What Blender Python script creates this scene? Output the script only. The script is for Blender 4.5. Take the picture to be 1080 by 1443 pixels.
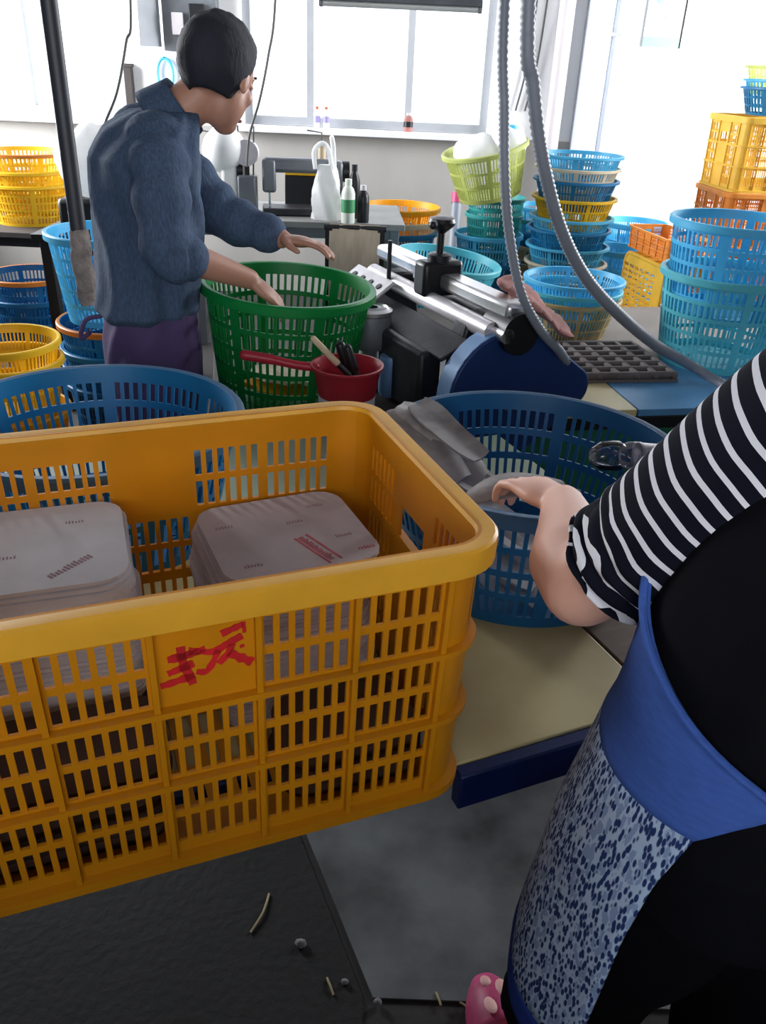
import bpy, math, random
from mathutils import Vector, Matrix, noise
R = math.radians
PI = math.pi
rnd = random.Random(7)
scene = bpy.context.scene
C = scene.collection
for o in list(bpy.data.objects):
    bpy.data.objects.remove(o)

# ------------------------------------------------------------------ camera
cam_data = bpy.data.cameras.new('camera')
cam = bpy.data.objects.new('camera', cam_data)
C.objects.link(cam)
cam_data.sensor_fit = 'VERTICAL'
cam_data.sensor_height = 36.0
cam_data.lens = 36.0 * 1170.0 / 1443.0
cam_data.clip_start = 0.02
_p, _r = R(28.5), R(2.6)
_f = Vector((0, math.cos(_p), -math.sin(_p)))
_x0 = Vector((1, 0, 0))
_u0 = _x0.cross(_f)
_x = _x0 * math.cos(_r) + _u0 * math.sin(_r)
_u = _x.cross(_f)
cam.matrix_world = Matrix(((_x.x, _u.x, -_f.x, 0), (_x.y, _u.y, -_f.y, 0), (_x.z, _u.z, -_f.z, 1.5), (0, 0, 0, 1)))
scene.camera = cam

# ------------------------------------------------------------------ sky and daylight
world = bpy.data.worlds.new('overcast_sky')
scene.world = world
world.use_nodes = True
_bg = world.node_tree.nodes['Background']
_bg.inputs[0].default_value = (0.93, 0.965, 1.0, 1)
_bg.inputs[1].default_value = 2.4

def area(name, loc, rot, sx, sy, power, col=(0.95, 0.975, 1.0)):
    d = bpy.data.lights.new(name, 'AREA')
    d.shape = 'RECTANGLE'; d.size = sx; d.size_y = sy; d.energy = power; d.color = col
    o = bpy.data.objects.new(name, d); C.objects.link(o)
    o.location = loc; o.rotation_euler = rot
    return o
# area lights at unseen side and rear windows, all added to light the room
area('added_left_window_light', (-3.75, 4.75, 1.95), (0, R(-90), 0), 1.9, 2.0, 300)
area('added_right_window_light', (3.45, 4.8, 1.95), (0, R(90), 0), 1.9, 1.9, 240)
area('added_rear_window_light', (0.2, -3.0, 1.9), (R(90), 0, 0), 3.4, 1.7, 75)

scene.view_settings.view_transform = 'Standard'
scene.view_settings.look = 'None'
scene.view_settings.exposure = 0.2
scene.view_settings.gamma = 1.0
scene.view_settings.use_curve_mapping = False

# ------------------------------------------------------------------ materials
def lin(c):
    out = []
    for v in c:
        v = v / 255.0
        out.append(v / 12.92 if v <= 0.04045 else ((v + 0.055) / 1.055) ** 2.4)
    return tuple(out) + (1.0,)

def M(name, rgb, rough=0.5, metal=0.0, var=0.12, vs=9.0, bump=0.0, bs=60.0, trans=0.0, rgb2=None, thr=None, rnd_amt=0.0, stretch=(1, 1, 1), spec=0.5):
    m = bpy.data.materials.new(name); m.use_nodes = True
    nt = m.node_tree; N = nt.nodes; L = nt.links
    b = N['Principled BSDF']
    b.inputs['Roughness'].default_value = rough
    b.inputs['Metallic'].default_value = metal
    b.inputs['Specular IOR Level'].default_value = spec
    c = lin(rgb)
    c1 = lin(rgb2) if rgb2 else tuple(min(1, v * (1 - var)) for v in c[:3]) + (1,)
    c2 = c if rgb2 else tuple(min(1, v * (1 + var)) for v in c[:3]) + (1,)
    tc = N.new('ShaderNodeTexCoord'); mp = N.new('ShaderNodeMapping')
    mp.inputs['Scale'].default_value = stretch
    L.new(tc.outputs['Object'], mp.inputs[0])
    nz = N.new('ShaderNodeTexNoise'); nz.inputs['Scale'].default_value = vs; nz.inputs['Detail'].default_value = 5
    L.new(mp.outputs[0], nz.inputs['Vector'])
    rp = N.new('ShaderNodeValToRGB')
    lo, hi = thr if thr else (0.3, 0.7)
    rp.color_ramp.elements[0].position = lo; rp.color_ramp.elements[1].position = hi
    rp.color_ramp.elements[0].color = c1; rp.color_ramp.elements[1].color = c2
    L.new(nz.outputs['Fac'], rp.inputs[0])
    col = rp.outputs[0]
    if rnd_amt:
        oi = N.new('ShaderNodeObjectInfo'); mr = N.new('ShaderNodeMapRange')
        mr.inputs['To Min'].default_value = 1 - rnd_amt; mr.inputs['To Max'].default_value = 1 + rnd_amt * 0.6
        L.new(oi.outputs['Random'], mr.inputs['Value'])
        hs = N.new('ShaderNodeHueSaturation'); L.new(mr.outputs[0], hs.inputs['Value']); L.new(col, hs.inputs['Color'])
        col = hs.outputs[0]
    L.new(col, b.inputs['Base Color'])
    if bump:
        n2 = N.new('ShaderNodeTexNoise'); n2.inputs['Scale'].default_value = bs; n2.inputs['Detail'].default_value = 3
        L.new(mp.outputs[0], n2.inputs['Vector'])
        bp = N.new('ShaderNodeBump'); bp.inputs['Strength'].default_value = bump; bp.inputs['Distance'].default_value = 0.01
        L.new(n2.outputs['Fac'], bp.inputs['Height']); L.new(bp.outputs[0], b.inputs['Normal'])
    if trans:
        t = N.new('ShaderNodeBsdfTranslucent'); L.new(col, t.inputs['Color'])
        mx = N.new('ShaderNodeMixShader'); mx.inputs[0].default_value = trans
        L.new(b.outputs[0], mx.inputs[1]); L.new(t.outputs[0], mx.inputs[2])
        L.new(mx.outputs[0], N['Material Output'].inputs[0])
    return m

def clear(name, tint=(255, 255, 255), gloss=0.12):
    m = bpy.data.materials.new(name); m.use_nodes = True
    nt = m.node_tree; N = nt.nodes; L = nt.links
    N.remove(N['Principled BSDF'])
    a = N.new('ShaderNodeBsdfTransparent'); a.inputs[0].default_value = lin(tint)
    g = N.new('ShaderNodeBsdfGlossy'); g.inputs['Roughness'].default_value = 0.06
    mx = N.new('ShaderNodeMixShader'); fr = N.new('ShaderNodeLayerWeight'); fr.inputs[0].default_value = gloss
    L.new(fr.outputs['Fresnel'], mx.inputs[0]); L.new(a.outputs[0], mx.inputs[1]); L.new(g.outputs[0], mx.inputs[2])
    L.new(mx.outputs[0], N['Material Output'].inputs[0])
    return m

def stripes_mat(name, dark, light, period, frac):
    # stripes follow the second UV coordinate, which is the length along the cloth in metres
    m = bpy.data.materials.new(name); m.use_nodes = True
    nt = m.node_tree; N = nt.nodes; L = nt.links; b = N['Principled BSDF']
    b.inputs['Roughness'].default_value = 0.9; b.inputs['Specular IOR Level'].default_value = 0.15
    uv = N.new('ShaderNodeUVMap'); uv.uv_map = 'UVMap'
    sp = N.new('ShaderNodeSeparateXYZ'); L.new(uv.outputs[0], sp.inputs[0])
    d = N.new('ShaderNodeMath'); d.operation = 'DIVIDE'; d.inputs[1].default_value = period; L.new(sp.outputs[1], d.inputs[0])
    fr = N.new('ShaderNodeMath'); fr.operation = 'FRACT'; L.new(d.outputs[0], fr.inputs[0])
    lt = N.new('ShaderNodeMath'); lt.operation = 'LESS_THAN'; lt.inputs[1].default_value = frac; L.new(fr.outputs[0], lt.inputs[0])
    mx = N.new('ShaderNodeMix'); mx.data_type = 'RGBA'
    mx.inputs[6].default_value = lin(dark); mx.inputs[7].default_value = lin(light)
    L.new(lt.outputs[0], mx.inputs[0]); L.new(mx.outputs[2], b.inputs['Base Color'])
    return m

def dabs_mat(name):
    # printed cotton: pale blue ground with short dark dabs
    m = bpy.data.materials.new(name); m.use_nodes = True
    nt = m.node_tree; N = nt.nodes; L = nt.links; b = N['Principled BSDF']
    b.inputs['Roughness'].default_value = 0.9; b.inputs['Specular IOR Level'].default_value = 0.15
    uv = N.new('ShaderNodeUVMap'); uv.uv_map = 'UVMap'
    mp = N.new('ShaderNodeMapping'); mp.inputs['Rotation'].default_value = (0, 0, R(28)); mp.inputs['Scale'].default_value = (250, 105, 1)
    L.new(uv.outputs[0], mp.inputs[0])
    v = N.new('ShaderNodeTexVoronoi'); v.inputs['Scale'].default_value = 1.0; L.new(mp.outputs[0], v.inputs['Vector'])
    rp = N.new('ShaderNodeValToRGB'); e = rp.color_ramp.elements
    e[0].position = 0.42; e[0].color = lin((36, 54, 104)); e[1].position = 0.58; e[1].color = lin((168, 188, 216))
    L.new(v.outputs['Distance'], rp.inputs[0])
    rp2 = N.new('ShaderNodeValToRGB'); e = rp2.color_ramp.elements
    e[0].position = 0.18; e[0].color = (0, 0, 0, 1); e[1].position = 0.2; e[1].color = (1, 1, 1, 1)
    sx = N.new('ShaderNodeSeparateColor'); L.new(v.outputs['Color'], sx.inputs[0]); L.new(sx.outputs[0], rp2.inputs[0])
    mx = N.new('ShaderNodeMix'); mx.data_type = 'RGBA'; mx.inputs[6].default_value = lin((132, 152, 190))
    L.new(rp2.outputs[0], mx.inputs[0]); L.new(rp.outputs[0], mx.inputs[7]); L.new(mx.outputs[2], b.inputs['Base Color'])
    return m

m_wall = M('white_paint', (240, 240, 242), 0.8, var=0.03, vs=1.5)
m_wall2 = M('dim_unseen_wall_grey', (118, 118, 120), 0.85, var=0.05, vs=1.5)  # unseen walls greyed to cut bounce light on the foreground
m_dado = M('grey_cement', (172, 169, 165), 0.85, var=0.12, vs=2.2, bump=0.1, stretch=(1, 1, .4))
m_ceil = M('ceiling_paint', (128, 128, 130), 0.9, var=0.04, vs=1)  # unseen ceiling kept dark so it bounces little light
m_floor = M('grimy_concrete', (50, 47, 46), 0.8, var=0.35, vs=3.0, bump=0.2, bs=30)
m_sill = M('sill_white', (225, 226, 230), 0.5, var=0.04)
m_frame = M('window_aluminium', (175, 178, 184), 0.4, 0.3, var=0.05)
m_glass = clear('window_glass', (250, 252, 255), 0.05)
m_crate = M('yellow_plastic', (210, 138, 16), 0.36, var=0.12, vs=7, trans=0.22, spec=0.4)
m_crate_rim = M('yellow_plastic_pale', (226, 166, 44), 0.42, var=0.1, vs=14, trans=0.12)  # paler yellow than the crate walls
m_crate_old = M('yellow_crate_pale', (240, 196, 70), 0.5, var=0.1, trans=0.2)
m_crate_or = M('orange_crate', (232, 150, 60), 0.5, var=0.1, trans=0.2)
m_red = M('red_paint', (190, 22, 26), 0.6, var=0.25, vs=40)
def plastic(n, c, tr=0.22, v=0.1): return M(n, c, 0.42, var=v, vs=6, trans=tr, rnd_amt=0.06, spec=0.4)
m_blue = plastic('blue_plastic', (28, 104, 156))
m_blue2 = plastic('strong_blue_plastic', (30, 122, 176))
m_tubrim = plastic('greyish_blue_plastic', (72, 112, 150))
m_sky = plastic('sky_blue_plastic', (88, 192, 232), 0.3)
m_cyan = plastic('cyan_plastic', (98, 200, 216), 0.3)
m_teal = plastic('teal_plastic', (48, 150, 150))
m_green = plastic('green_plastic', (6, 128, 58))
m_lime = plastic('lime_plastic', (208, 216, 130), 0.35)
m_yel = plastic('lemon_plastic', (240, 200, 44), 0.3)
m_amber = plastic('amber_plastic', (244, 178, 26), 0.3)
m_orng = plastic('orange_rim_plastic', (214, 130, 50))
m_beige = plastic('beige_plastic', (206, 184, 136), 0.3)
m_cream = plastic('cream_plastic', (228, 218, 196), 0.3)
m_sheet = M('insole_board', (206, 204, 210), 0.85, var=0.06, vs=20, bump=0.05, rnd_amt=0.05)
m_sheetp = M('insole_board_pinkish', (178, 166, 170), 0.85, var=0.06, vs=20, bump=0.05, rnd_amt=0.07)
m_sheetd = M('brown_board', (66, 44, 34), 0.9, var=0.2, vs=20, rnd_amt=0.1)  # brown sheets are added low down to darken the crate's lower half
m_print = M('red_print', (176, 72, 88), 0.8, var=0.3, vs=90)
m_printg = M('faded_print', (150, 118, 128), 0.8, var=0.2, vs=90)
m_boardy = M('cream_board', (196, 182, 134), 0.45, rgb2=(158, 138, 90), vs=3.5, thr=(0.25, 0.6))
m_boardb = M('blue_board', (74, 128, 172), 0.5, var=0.15, vs=5)
m_boardw = M('brown_board_top', (96, 78, 62), 0.7, var=0.3, vs=10, stretch=(1, 6, 1))
m_boardg = M('pale_green_board', (150, 164, 140), 0.5, var=0.1, vs=4)
m_navy = M('navy_paint_steel', (20, 34, 84), 0.35, 0.2, var=0.2, vs=20)
m_greenp = M('green_panel', (16, 92, 66), 0.6, var=0.2, vs=5)
m_darkw = M('dark_wood', (52, 46, 44), 0.7, var=0.25, vs=8, stretch=(1, 8, 1))
m_greyt = M('grey_worktop', (140, 140, 138), 0.5, var=0.1)
m_plate = M('grey_metal_sheet', (112, 116, 120), 0.6, var=0.3, vs=5, rgb2=(58, 58, 60), thr=(0.3, 0.62), bump=0.05)
m_patch = M('black_patch', (20, 19, 22), 0.75, var=0.4, vs=6, bump=0.2)
m_edge = M('pale_edge', (190, 190, 190), 0.6, var=0.1)
m_steel = M('bright_steel', (214, 214, 216), 0.28, 0.9, var=0.1, vs=12)
m_steelw = M('worn_light_steel', (196, 192, 196), 0.4, 0.4, var=0.15, vs=14)
m_iron = M('dark_cast_iron', (52, 52, 58), 0.45, 0.5, var=0.35, vs=12, bump=0.1)
m_blackm = M('black_machine', (22, 23, 27), 0.4, 0.2, var=0.2)
m_greym = M('grey_machine', (112, 116, 122), 0.45, 0.3, var=0.15)
m_guard = M('navy_guard', (24, 54, 112), 0.4, 0.1, var=0.12, vs=6)
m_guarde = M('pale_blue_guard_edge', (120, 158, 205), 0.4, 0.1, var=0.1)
m_whitep = M('white_plastic', (244, 244, 244), 0.4, var=0.02)
m_black = M('black_rubber_pipe', (36, 38, 48), 0.5, var=0.15)
m_fuzz = M('dusty_wrap', (120, 112, 108), 0.95, var=0.4, vs=40, bump=0.6, bs=120)
m_hose = M('grey_hose', (132, 138, 150), 0.5, var=0.08)
m_wire = M('grey_wire', (70, 70, 74), 0.5, var=0.1)
m_wirep = M('pale_wire', (120, 118, 116), 0.5, var=0.1)
m_redp = M('red_bowl_plastic', (176, 34, 52), 0.4, var=0.15, trans=0.1)
m_whit = M('white_tin', (205, 200, 205), 0.5, var=0.1)
m_bag = M('white_film', (250, 250, 250), 0.35, var=0.02, trans=0.35)
m_skin = M('skin', (224, 172, 152), 0.5, var=0.06, vs=12, bump=0.02)
m_skinm = M('skin_tanned', (172, 124, 104), 0.5, var=0.08, vs=12, bump=0.02)
m_hair = M('black_hair', (24, 26, 38), 0.8, var=0.3, vs=30, bump=0.25, bs=160, stretch=(1, 1, .35))
m_shirt = M('slate_blue_cloth', (66, 82, 106), 0.9, var=0.25, vs=200, bump=0.3, bs=240, stretch=(1, 1, .3), spec=0.2)
m_purple = M('purple_cloth', (82, 66, 104), 0.9, var=0.12, vs=10, bump=0.1, spec=0.2)
m_vest = M('black_cloth', (14, 14, 20), 0.95, var=0.15, vs=30, spec=0.1)
m_apron = M('royal_blue_twill', (62, 94, 170), 0.85, var=0.1, vs=60, bump=0.12, bs=260, stretch=(1, 1, 5), spec=0.2)
m_apron_d = dabs_mat('dabbed_blue_cotton')
m_navyc = M('dark_blue_hem', (36, 58, 136), 0.9, var=0.08, spec=0.2)
m_stripe = stripes_mat('navy_white_stripes', (15, 17, 30), (228, 228, 236), 0.0205, 0.29)
m_pink = M('pink_rubber', (188, 66, 112), 0.5, var=0.2, vs=40)
m_pinkl = M('pale_pink_rubber', (236, 178, 176), 0.5, var=0.1)
m_leather = M('grey_leather_offcut', (190, 185, 185), 0.85, rgb2=(128, 120, 122), vs=14, thr=(.3, .6), rnd_amt=0.42)
m_dusty = M('dusty_pink_leather', (168, 116, 110), 0.85, var=0.25, vs=12)
m_hide = M('cream_hide', (226, 208, 184), 0.8, var=0.12, vs=9, stretch=(5, 1, 1))
m_tray2 = M('brown_grey_top', (104, 96, 90), 0.7, var=0.2, vs=6)
m_tray = M('grey_tray', (100, 92, 90), 0.8, var=0.15)
m_bottleg = M('green_label', (60, 140, 90), 0.5)
m_bottlew = M('milky_plastic', (232, 236, 226), 0.35, var=0.03, trans=0.2)
m_cap = M('orange_cap', (190, 104, 70), 0.5)
m_viol = M('violet_label', (160, 150, 210), 0.5)
m_clearp = clear('clear_plastic', (225, 225, 232), 0.35)
m_poster = M('poster_paper', (236, 242, 240), 0.6, var=0.02)
m_pgreen = M('poster_green', (150, 225, 195), 0.6, var=0.05)
m_ppink = M('poster_pink', (232, 180, 205), 0.6, var=0.05)
m_col = M('painted_column', (196, 202, 212), 0.7, var=0.04, vs=2)
m_pipe = M('pinkish_pipe', (206, 198, 202), 0.5, var=0.04)
m_ring = M('pale_blue_loop', (80, 190, 230), 0.4)
m_tube = M('lamp_tube_glass', (245, 245, 240), 0.3, var=0.01)
m_wood = M('pale_wood', (200, 180, 150), 0.7, var=0.15, vs=20)
m_stone = M('pebble_grey', (130, 128, 132), 0.8, var=0.2)
m_straw = M('straw', (180, 164, 128), 0.8, var=0.2)
m_denim = M('dark_trousers', (48, 46, 62), 0.9, var=0.15, spec=0.2)

# ------------------------------------------------------------------ mesh helpers
class MB:
    def __init__(s): s.v = []; s.f = []; s.uv = None
    def add(s, vs, fs):
        o = len(s.v); s.v += [tuple(v) for v in vs]; s.f += [tuple(i + o for i in f) for f in fs]; return s
    def box(s, c, d, rot=None):
        x, y, z = d[0] / 2, d[1] / 2, d[2] / 2
        vs = [Vector((a * x, b * y, e * z)) for a in (-1, 1) for b in (-1, 1) for e in (-1, 1)]
        if rot: vs = [rot @ v for v in vs]
        vs = [v + Vector(c) for v in vs]
        return s.add(vs, [(0, 1, 3, 2), (4, 6, 7, 5), (0, 4, 5, 1), (2, 3, 7, 6), (0, 2, 6, 4), (1, 5, 7, 3)])
    def loft(s, rings, closed=True, caps=True):
        n = len(rings[0]); vs = [p for r in rings for p in r]; fs = []
        for i in range(len(rings) - 1):
            for j in range(n if closed else n - 1):
                k = (j + 1) % n
                fs.append((i * n + j, i * n + k, (i + 1) * n + k, (i + 1) * n + j))
        if caps and closed:
            fs.append(tuple(range(n - 1, -1, -1))); fs.append(tuple((len(rings) - 1) * n + j for j in range(n)))
        return s.add(vs, fs)
    def lathe(s, prof, seg=32, c=(0, 0, 0), caps=True, rot=None):
        rings = []
        for r, z in prof:
            ring = [Vector((r * math.cos(2 * PI * k / seg), r * math.sin(2 * PI * k / seg), z)) for k in range(seg)]
            if rot: ring = [rot @ q for q in ring]
            rings.append([q + Vector(c) for q in ring])
        return s.loft(rings, True, caps)
    def tube(s, pts, rad, seg=10, caps=True, round_ends=False):
        pts = [Vector(p) for p in pts]; n = len(pts)
        rads = list(rad) if isinstance(rad, (list, tuple)) else [rad] * n
        if round_ends:
            d0 = (pts[0] - pts[1]).normalized(); d1 = (pts[-1] - pts[-2]).normalized()
            pre = [(pts[0] + d0 * rads[0] * math.sin(a), rads[0] * math.cos(a)) for a in (1.45, 1.1, .75, .38)]
            post = [(pts[-1] + d1 * rads[-1] * math.sin(a), rads[-1] * math.cos(a)) for a in (.38, .75, 1.1, 1.45)]
            pts = [p for p, r in pre] + pts + [p for p, r in post]
            rads = [r for p, r in pre] + rads + [r for p, r in post]; n = len(pts)
        T = [(pts[min(i + 1, n - 1)] - pts[max(i - 1, 0)]).normalized() for i in range(n)]
        ref = Vector((0, 0, 1)) if abs(T[0].z) < 0.9 else Vector((1, 0, 0))
        u = T[0].cross(ref).normalized(); rings = []
        for i in range(n):
            u = (u - T[i] * u.dot(T[i])).normalized(); w = T[i].cross(u)
            rings.append([pts[i] + (u * math.cos(2 * PI * k / seg) + w * math.sin(2 * PI * k / seg)) * rads[i] for k in range(seg)])
        return s.loft(rings, True, caps)
    def ell(s, c, r, rot=None, nu=16, nv=10):
        rings = []
        for j in range(nv + 1):
            t = -PI / 2 + PI * (0.02 + 0.96 * j / nv)
            ring = [Vector((r[0] * math.cos(t) * math.cos(2 * PI * k / nu), r[1] * math.cos(t) * math.sin(2 * PI * k / nu), r[2] * math.sin(t))) for k in range(nu)]
            if rot: ring = [rot @ q for q in ring]
            rings.append([q + Vector(c) for q in ring])
        return s.loft(rings)
    def prism(s, poly, z0, z1, mat=None):
        vs = [Vector((x, y, z0)) for x, y in poly] + [Vector((x, y, z1)) for x, y in poly]; n = len(poly)
        if mat: vs = [mat @ v for v in vs]
        fs = [tuple(range(n - 1, -1, -1)), tuple(range(n, 2 * n))] + [(i, (i + 1) % n, (i + 1) % n + n, i + n) for i in range(n)]
        return s.add(vs, fs)
    def lattice(s, S, T, solid, mapf, th, closed=False):
        n, m = len(S) - 1, len(T) - 1; ns = n if closed else n + 1
        idx = {}; vs = []; fs = []
        def V(i, j, k):
            key = (i % ns if closed else i, j, k)
            if key not in idx: idx[key] = len(vs); vs.append(mapf(S[key[0]], T[j], th * k))
            return idx[key]
        def so(i, j):
            if j < 0 or j >= m: return False
            if closed: i %= n
            elif i < 0 or i >= n: return False
            return solid(i, j)
        for i in range(n):
            for j in range(m):
                if not so(i, j): continue
                fs.append((V(i, j, 0), V(i + 1, j, 0), V(i + 1, j + 1, 0), V(i, j + 1, 0)))
                fs.append((V(i, j, 1), V(i, j + 1, 1), V(i + 1, j + 1, 1), V(i + 1, j, 1)))
                if not so(i - 1, j): fs.append((V(i, j, 0), V(i, j + 1, 0), V(i, j + 1, 1), V(i, j, 1)))
                if not so(i + 1, j): fs.append((V(i + 1, j, 0), V(i + 1, j, 1), V(i + 1, j + 1, 1), V(i + 1, j + 1, 0)))
                if not so(i, j - 1): fs.append((V(i, j, 0), V(i, j, 1), V(i + 1, j, 1), V(i + 1, j, 0)))
                if not so(i, j + 1): fs.append((V(i, j + 1, 0), V(i + 1, j + 1, 0), V(i + 1, j + 1, 1), V(i, j + 1, 1)))
        return s.add(vs, fs)
    def mesh(s, name, mat=None, smooth=True, ang=35):
        me = bpy.data.meshes.new(name); me.from_pydata(s.v, [], s.f)
        if s.uv:
            l = me.uv_layers.new(name='UVMap')
            for lp in me.loops: l.data[lp.index].uv = s.uv[lp.vertex_index]
        me.validate(); me.update()
        if smooth:
            me.polygons.foreach_set('use_smooth', [True] * len(me.polygons)); me.set_sharp_from_angle(angle=R(ang))
        if mat: me.materials.append(mat)
        return me
    def obj(s, name, mat, parent=None, bevel=0.0, smooth=True, ang=35, **kw):
        o = bpy.data.objects.new(name, s.mesh(name, mat, smooth, ang)); C.objects.link(o)
        if parent: o.parent = parent
        if bevel:
            b = o.modifiers.new('bevel', 'BEVEL'); b.width = bevel; b.segments = 2; b.limit_method = 'ANGLE'; b.angle_limit = R(40)
        for k, v in kw.items(): o[k] = v
        return o

def tag(o, label, cat, group=None):
    o['label'] = label; o['category'] = cat
    if group: o['group'] = group
    return o
def thing(name, label, cat, loc=(0, 0, 0), rz=0.0, group=None, rot=None):
    o = bpy.data.objects.new(name, None); C.objects.link(o); o.empty_display_size = 0.05
    o.location = loc; o.rotation_euler = rot if rot else (0, 0, rz)
    return tag(o, label, cat, group)
def struct(name, mb, mat, parent=None, **kw):
    o = mb.obj(name, mat, parent, **kw)
    if not parent: o['kind'] = 'structure'
    return o
def meshobj(name, me, parent, mat=None):
    o = bpy.data.objects.new(name, me); C.objects.link(o); o.parent = parent
    if mat:
        o.material_slots[0].link = 'OBJECT'; o.material_slots[0].material = mat
    return o
def spline(pts, n=12):
    pts = [Vector(p) for p in pts]; out = []
    for i in range(len(pts) - 1):
        p0 = pts[max(i - 1, 0)]; p1 = pts[i]; p2 = pts[i + 1]; p3 = pts[min(i + 2, len(pts) - 1)]
        for k in range(n):
            t = k / n
            out.append(0.5 * ((2 * p1) + (p2 - p0) * t + (2 * p0 - 5 * p1 + 4 * p2 - p3) * t * t + (3 * p1 - p0 - 3 * p2 + p3) * t ** 3))
    out.append(pts[-1]); return out
def RZ(a): return Matrix.Rotation(a, 3, 'Z')

# ================================================================== THE SETTING
XL, XR, YF, YB, ZC = -3.2, 3.0, -2.5, 6.0, 3.2
struct('floor', MB().box(((XL + XR) / 2, (YF + YB) / 2, -0.05), (XR - XL + .4, YB - YF + .4, 0.1)), m_floor)
struct('ceiling', MB().box(((XL + XR) / 2, (YF + YB) / 2, ZC + .05), (XR - XL + .4, YB - YF + .4, 0.1)), m_ceil)
def wall_with_openings(name, a0, a1, z1, openings, place, th, mat):
    # openings: (a_start, a_end, z_start, z_end), sorted; place(a, z) -> centre, size builder
    mb = MB(); cur = a0
    for s, e, zs, ze in openings:
        place(mb, cur, s, 0, z1); place(mb, s, e, 0, zs); place(mb, s, e, ze, z1); cur = e
    place(mb, cur, a1, 0, z1)
    return struct(name, mb, mat, smooth=False)
def pl_back(mb, a, b, z0, z1): mb.box(((a + b) / 2, YB + .1, (z0 + z1) / 2), (b - a, .2, z1 - z0))
SILL = 1.10
wall_b = wall_with_openings('wall_back', XL - .2, XR + .2, ZC, [(-3.1, -1.79, SILL, 2.7), (-1.03, 0.57, SILL, 2.7)], pl_back, .2, m_wall)
def pl_left(mb, a, b, z0, z1): mb.box((XL - .1, (a + b) / 2, (z0 + z1) / 2), (.2, b - a, z1 - z0))
wall_with_openings('wall_left', YF - .2, YB, ZC, [(3.75, 5.75, 1.0, 2.9)], pl_left, .2, m_wall2)  # unseen window opening, added to let the left area light in
def pl_right(mb, a, b, z0, z1): mb.box((XR + .1, (a + b) / 2, (z0 + z1) / 2), (.2, b - a, z1 - z0))
wall_with_openings('wall_right', YF - .2, YB, ZC, [(3.85, 5.75, 1.0, 2.9)], pl_right, .2, m_wall2)  # unseen window opening, added for the right area light
def pl_rear(mb, a, b, z0, z1): mb.box(((a + b) / 2, YF - .1, (z0 + z1) / 2), (b - a, .2, z1 - z0))
wall_with_openings('wall_front', XL - .2, XR + .2, ZC, [(-1.5, 1.9, 1.05, 2.75)], pl_rear, .2, m_wall2)  # opening out of view, added for light from behind the camera
# unseen half-height partition behind the camera, added to shade the low foreground
struct('added_shade_partition', MB().box((-.6, -.75, .62), (5.2, .1, 1.24)), m_wall2, bevel=.004)
# grey cement skirting coat under the windows, on the back wall
struct('trim_1', MB().box((-1.3, YB - .006, SILL / 2 - .01), (3.76, .012, SILL - .02)).box((.9, YB - .006, SILL / 2 - .01), (.64, .012, SILL - .02)), m_dado, smooth=False)
struct('trim_2', MB().box((-2.45, YB - .03, SILL - .02), (1.4, .14, .04)), m_sill, bevel=.004)
struct('trim_3', MB().box((-.23, YB - .03, SILL - .02), (1.7, .14, .04)), m_sill, bevel=.004)
def window(n, x0, x1, z0, z1, mull):
    w = MB()
    for x in (x0 + .025, x1 - .025): w.box((x, YB + .1, (z0 + z1) / 2), (.05, .07, z1 - z0))
    for z in (z0 + .025, z1 - .025): w.box(((x0 + x1) / 2, YB + .1, z), (x1 - x0 - .1, .07, .05))
    o = struct('window_%d' % n, w, m_frame, smooth=False)
    for x in mull: MB().box((x, YB + .1, (z0 + z1) / 2), (.045, .06, z1 - z0 - .1)).obj('mullion', m_frame, o, smooth=False)
    xs = [x0 + .05] + list(mull) + [x1 - .05]
    for a, b in zip(xs[:-1], xs[1:]):
        MB().box(((a + b) / 2, YB + .1, (z0 + z1) / 2), (b - a - .02, .005, z1 - z0 - .1)).obj('pane', m_glass, o, smooth=False)
    return o
window(1, -3.1, -1.79, SILL, 2.7, (-2.45,))
window(2, -1.03, .57, SILL, 2.7, (-.6, .045))
# column and service pipes beside the window
struct('trim_4', MB().box((1.19, YB - .06, ZC / 2), (.15, .12, ZC - .002)), m_col, bevel=.006)
p = thing('drain_pipe', 'pinkish plastic pipe running down the wall beside the grey column', 'pipe', (.985, YB - .06, 0))
MB().lathe([(.05, 0), (.05, ZC - .002)], 20).obj('pipe_length', m_pipe, p)
for z in (.6, 1.9): MB().lathe([(.055, z), (.058, z + .005), (.058, z + .025), (.055, z + .03)], 20).obj('clamp', m_frame, p)
p = thing('conduit_pipe', 'thin grey conduit on the wall by the poster side of the column', 'pipe', (1.31, YB - .025, 0))
MB().lathe([(.022, 0), (.022, ZC - .002)], 14).obj('pipe_length', m_frame, p)
for z in (.5, 1.7): MB().box((0, .0, z), (.06, .05, .02)).obj('clamp', m_frame, p)
for x, yy in ((.80, .02), (.86, .05)):
    MB().tube(spline([(x, YB - .02, ZC), (x + .01, YB - yy - .01, 2.4), (x - .01, YB - .02, 1.6), (x - .06, YB - .02, 1.25)], 10), .006, 8).obj('wall_cable', m_wire, None,
        label='thin dark cable hanging down the white wall left of the pinkish pipe', category='cable', group='cables on the white wall')

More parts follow.
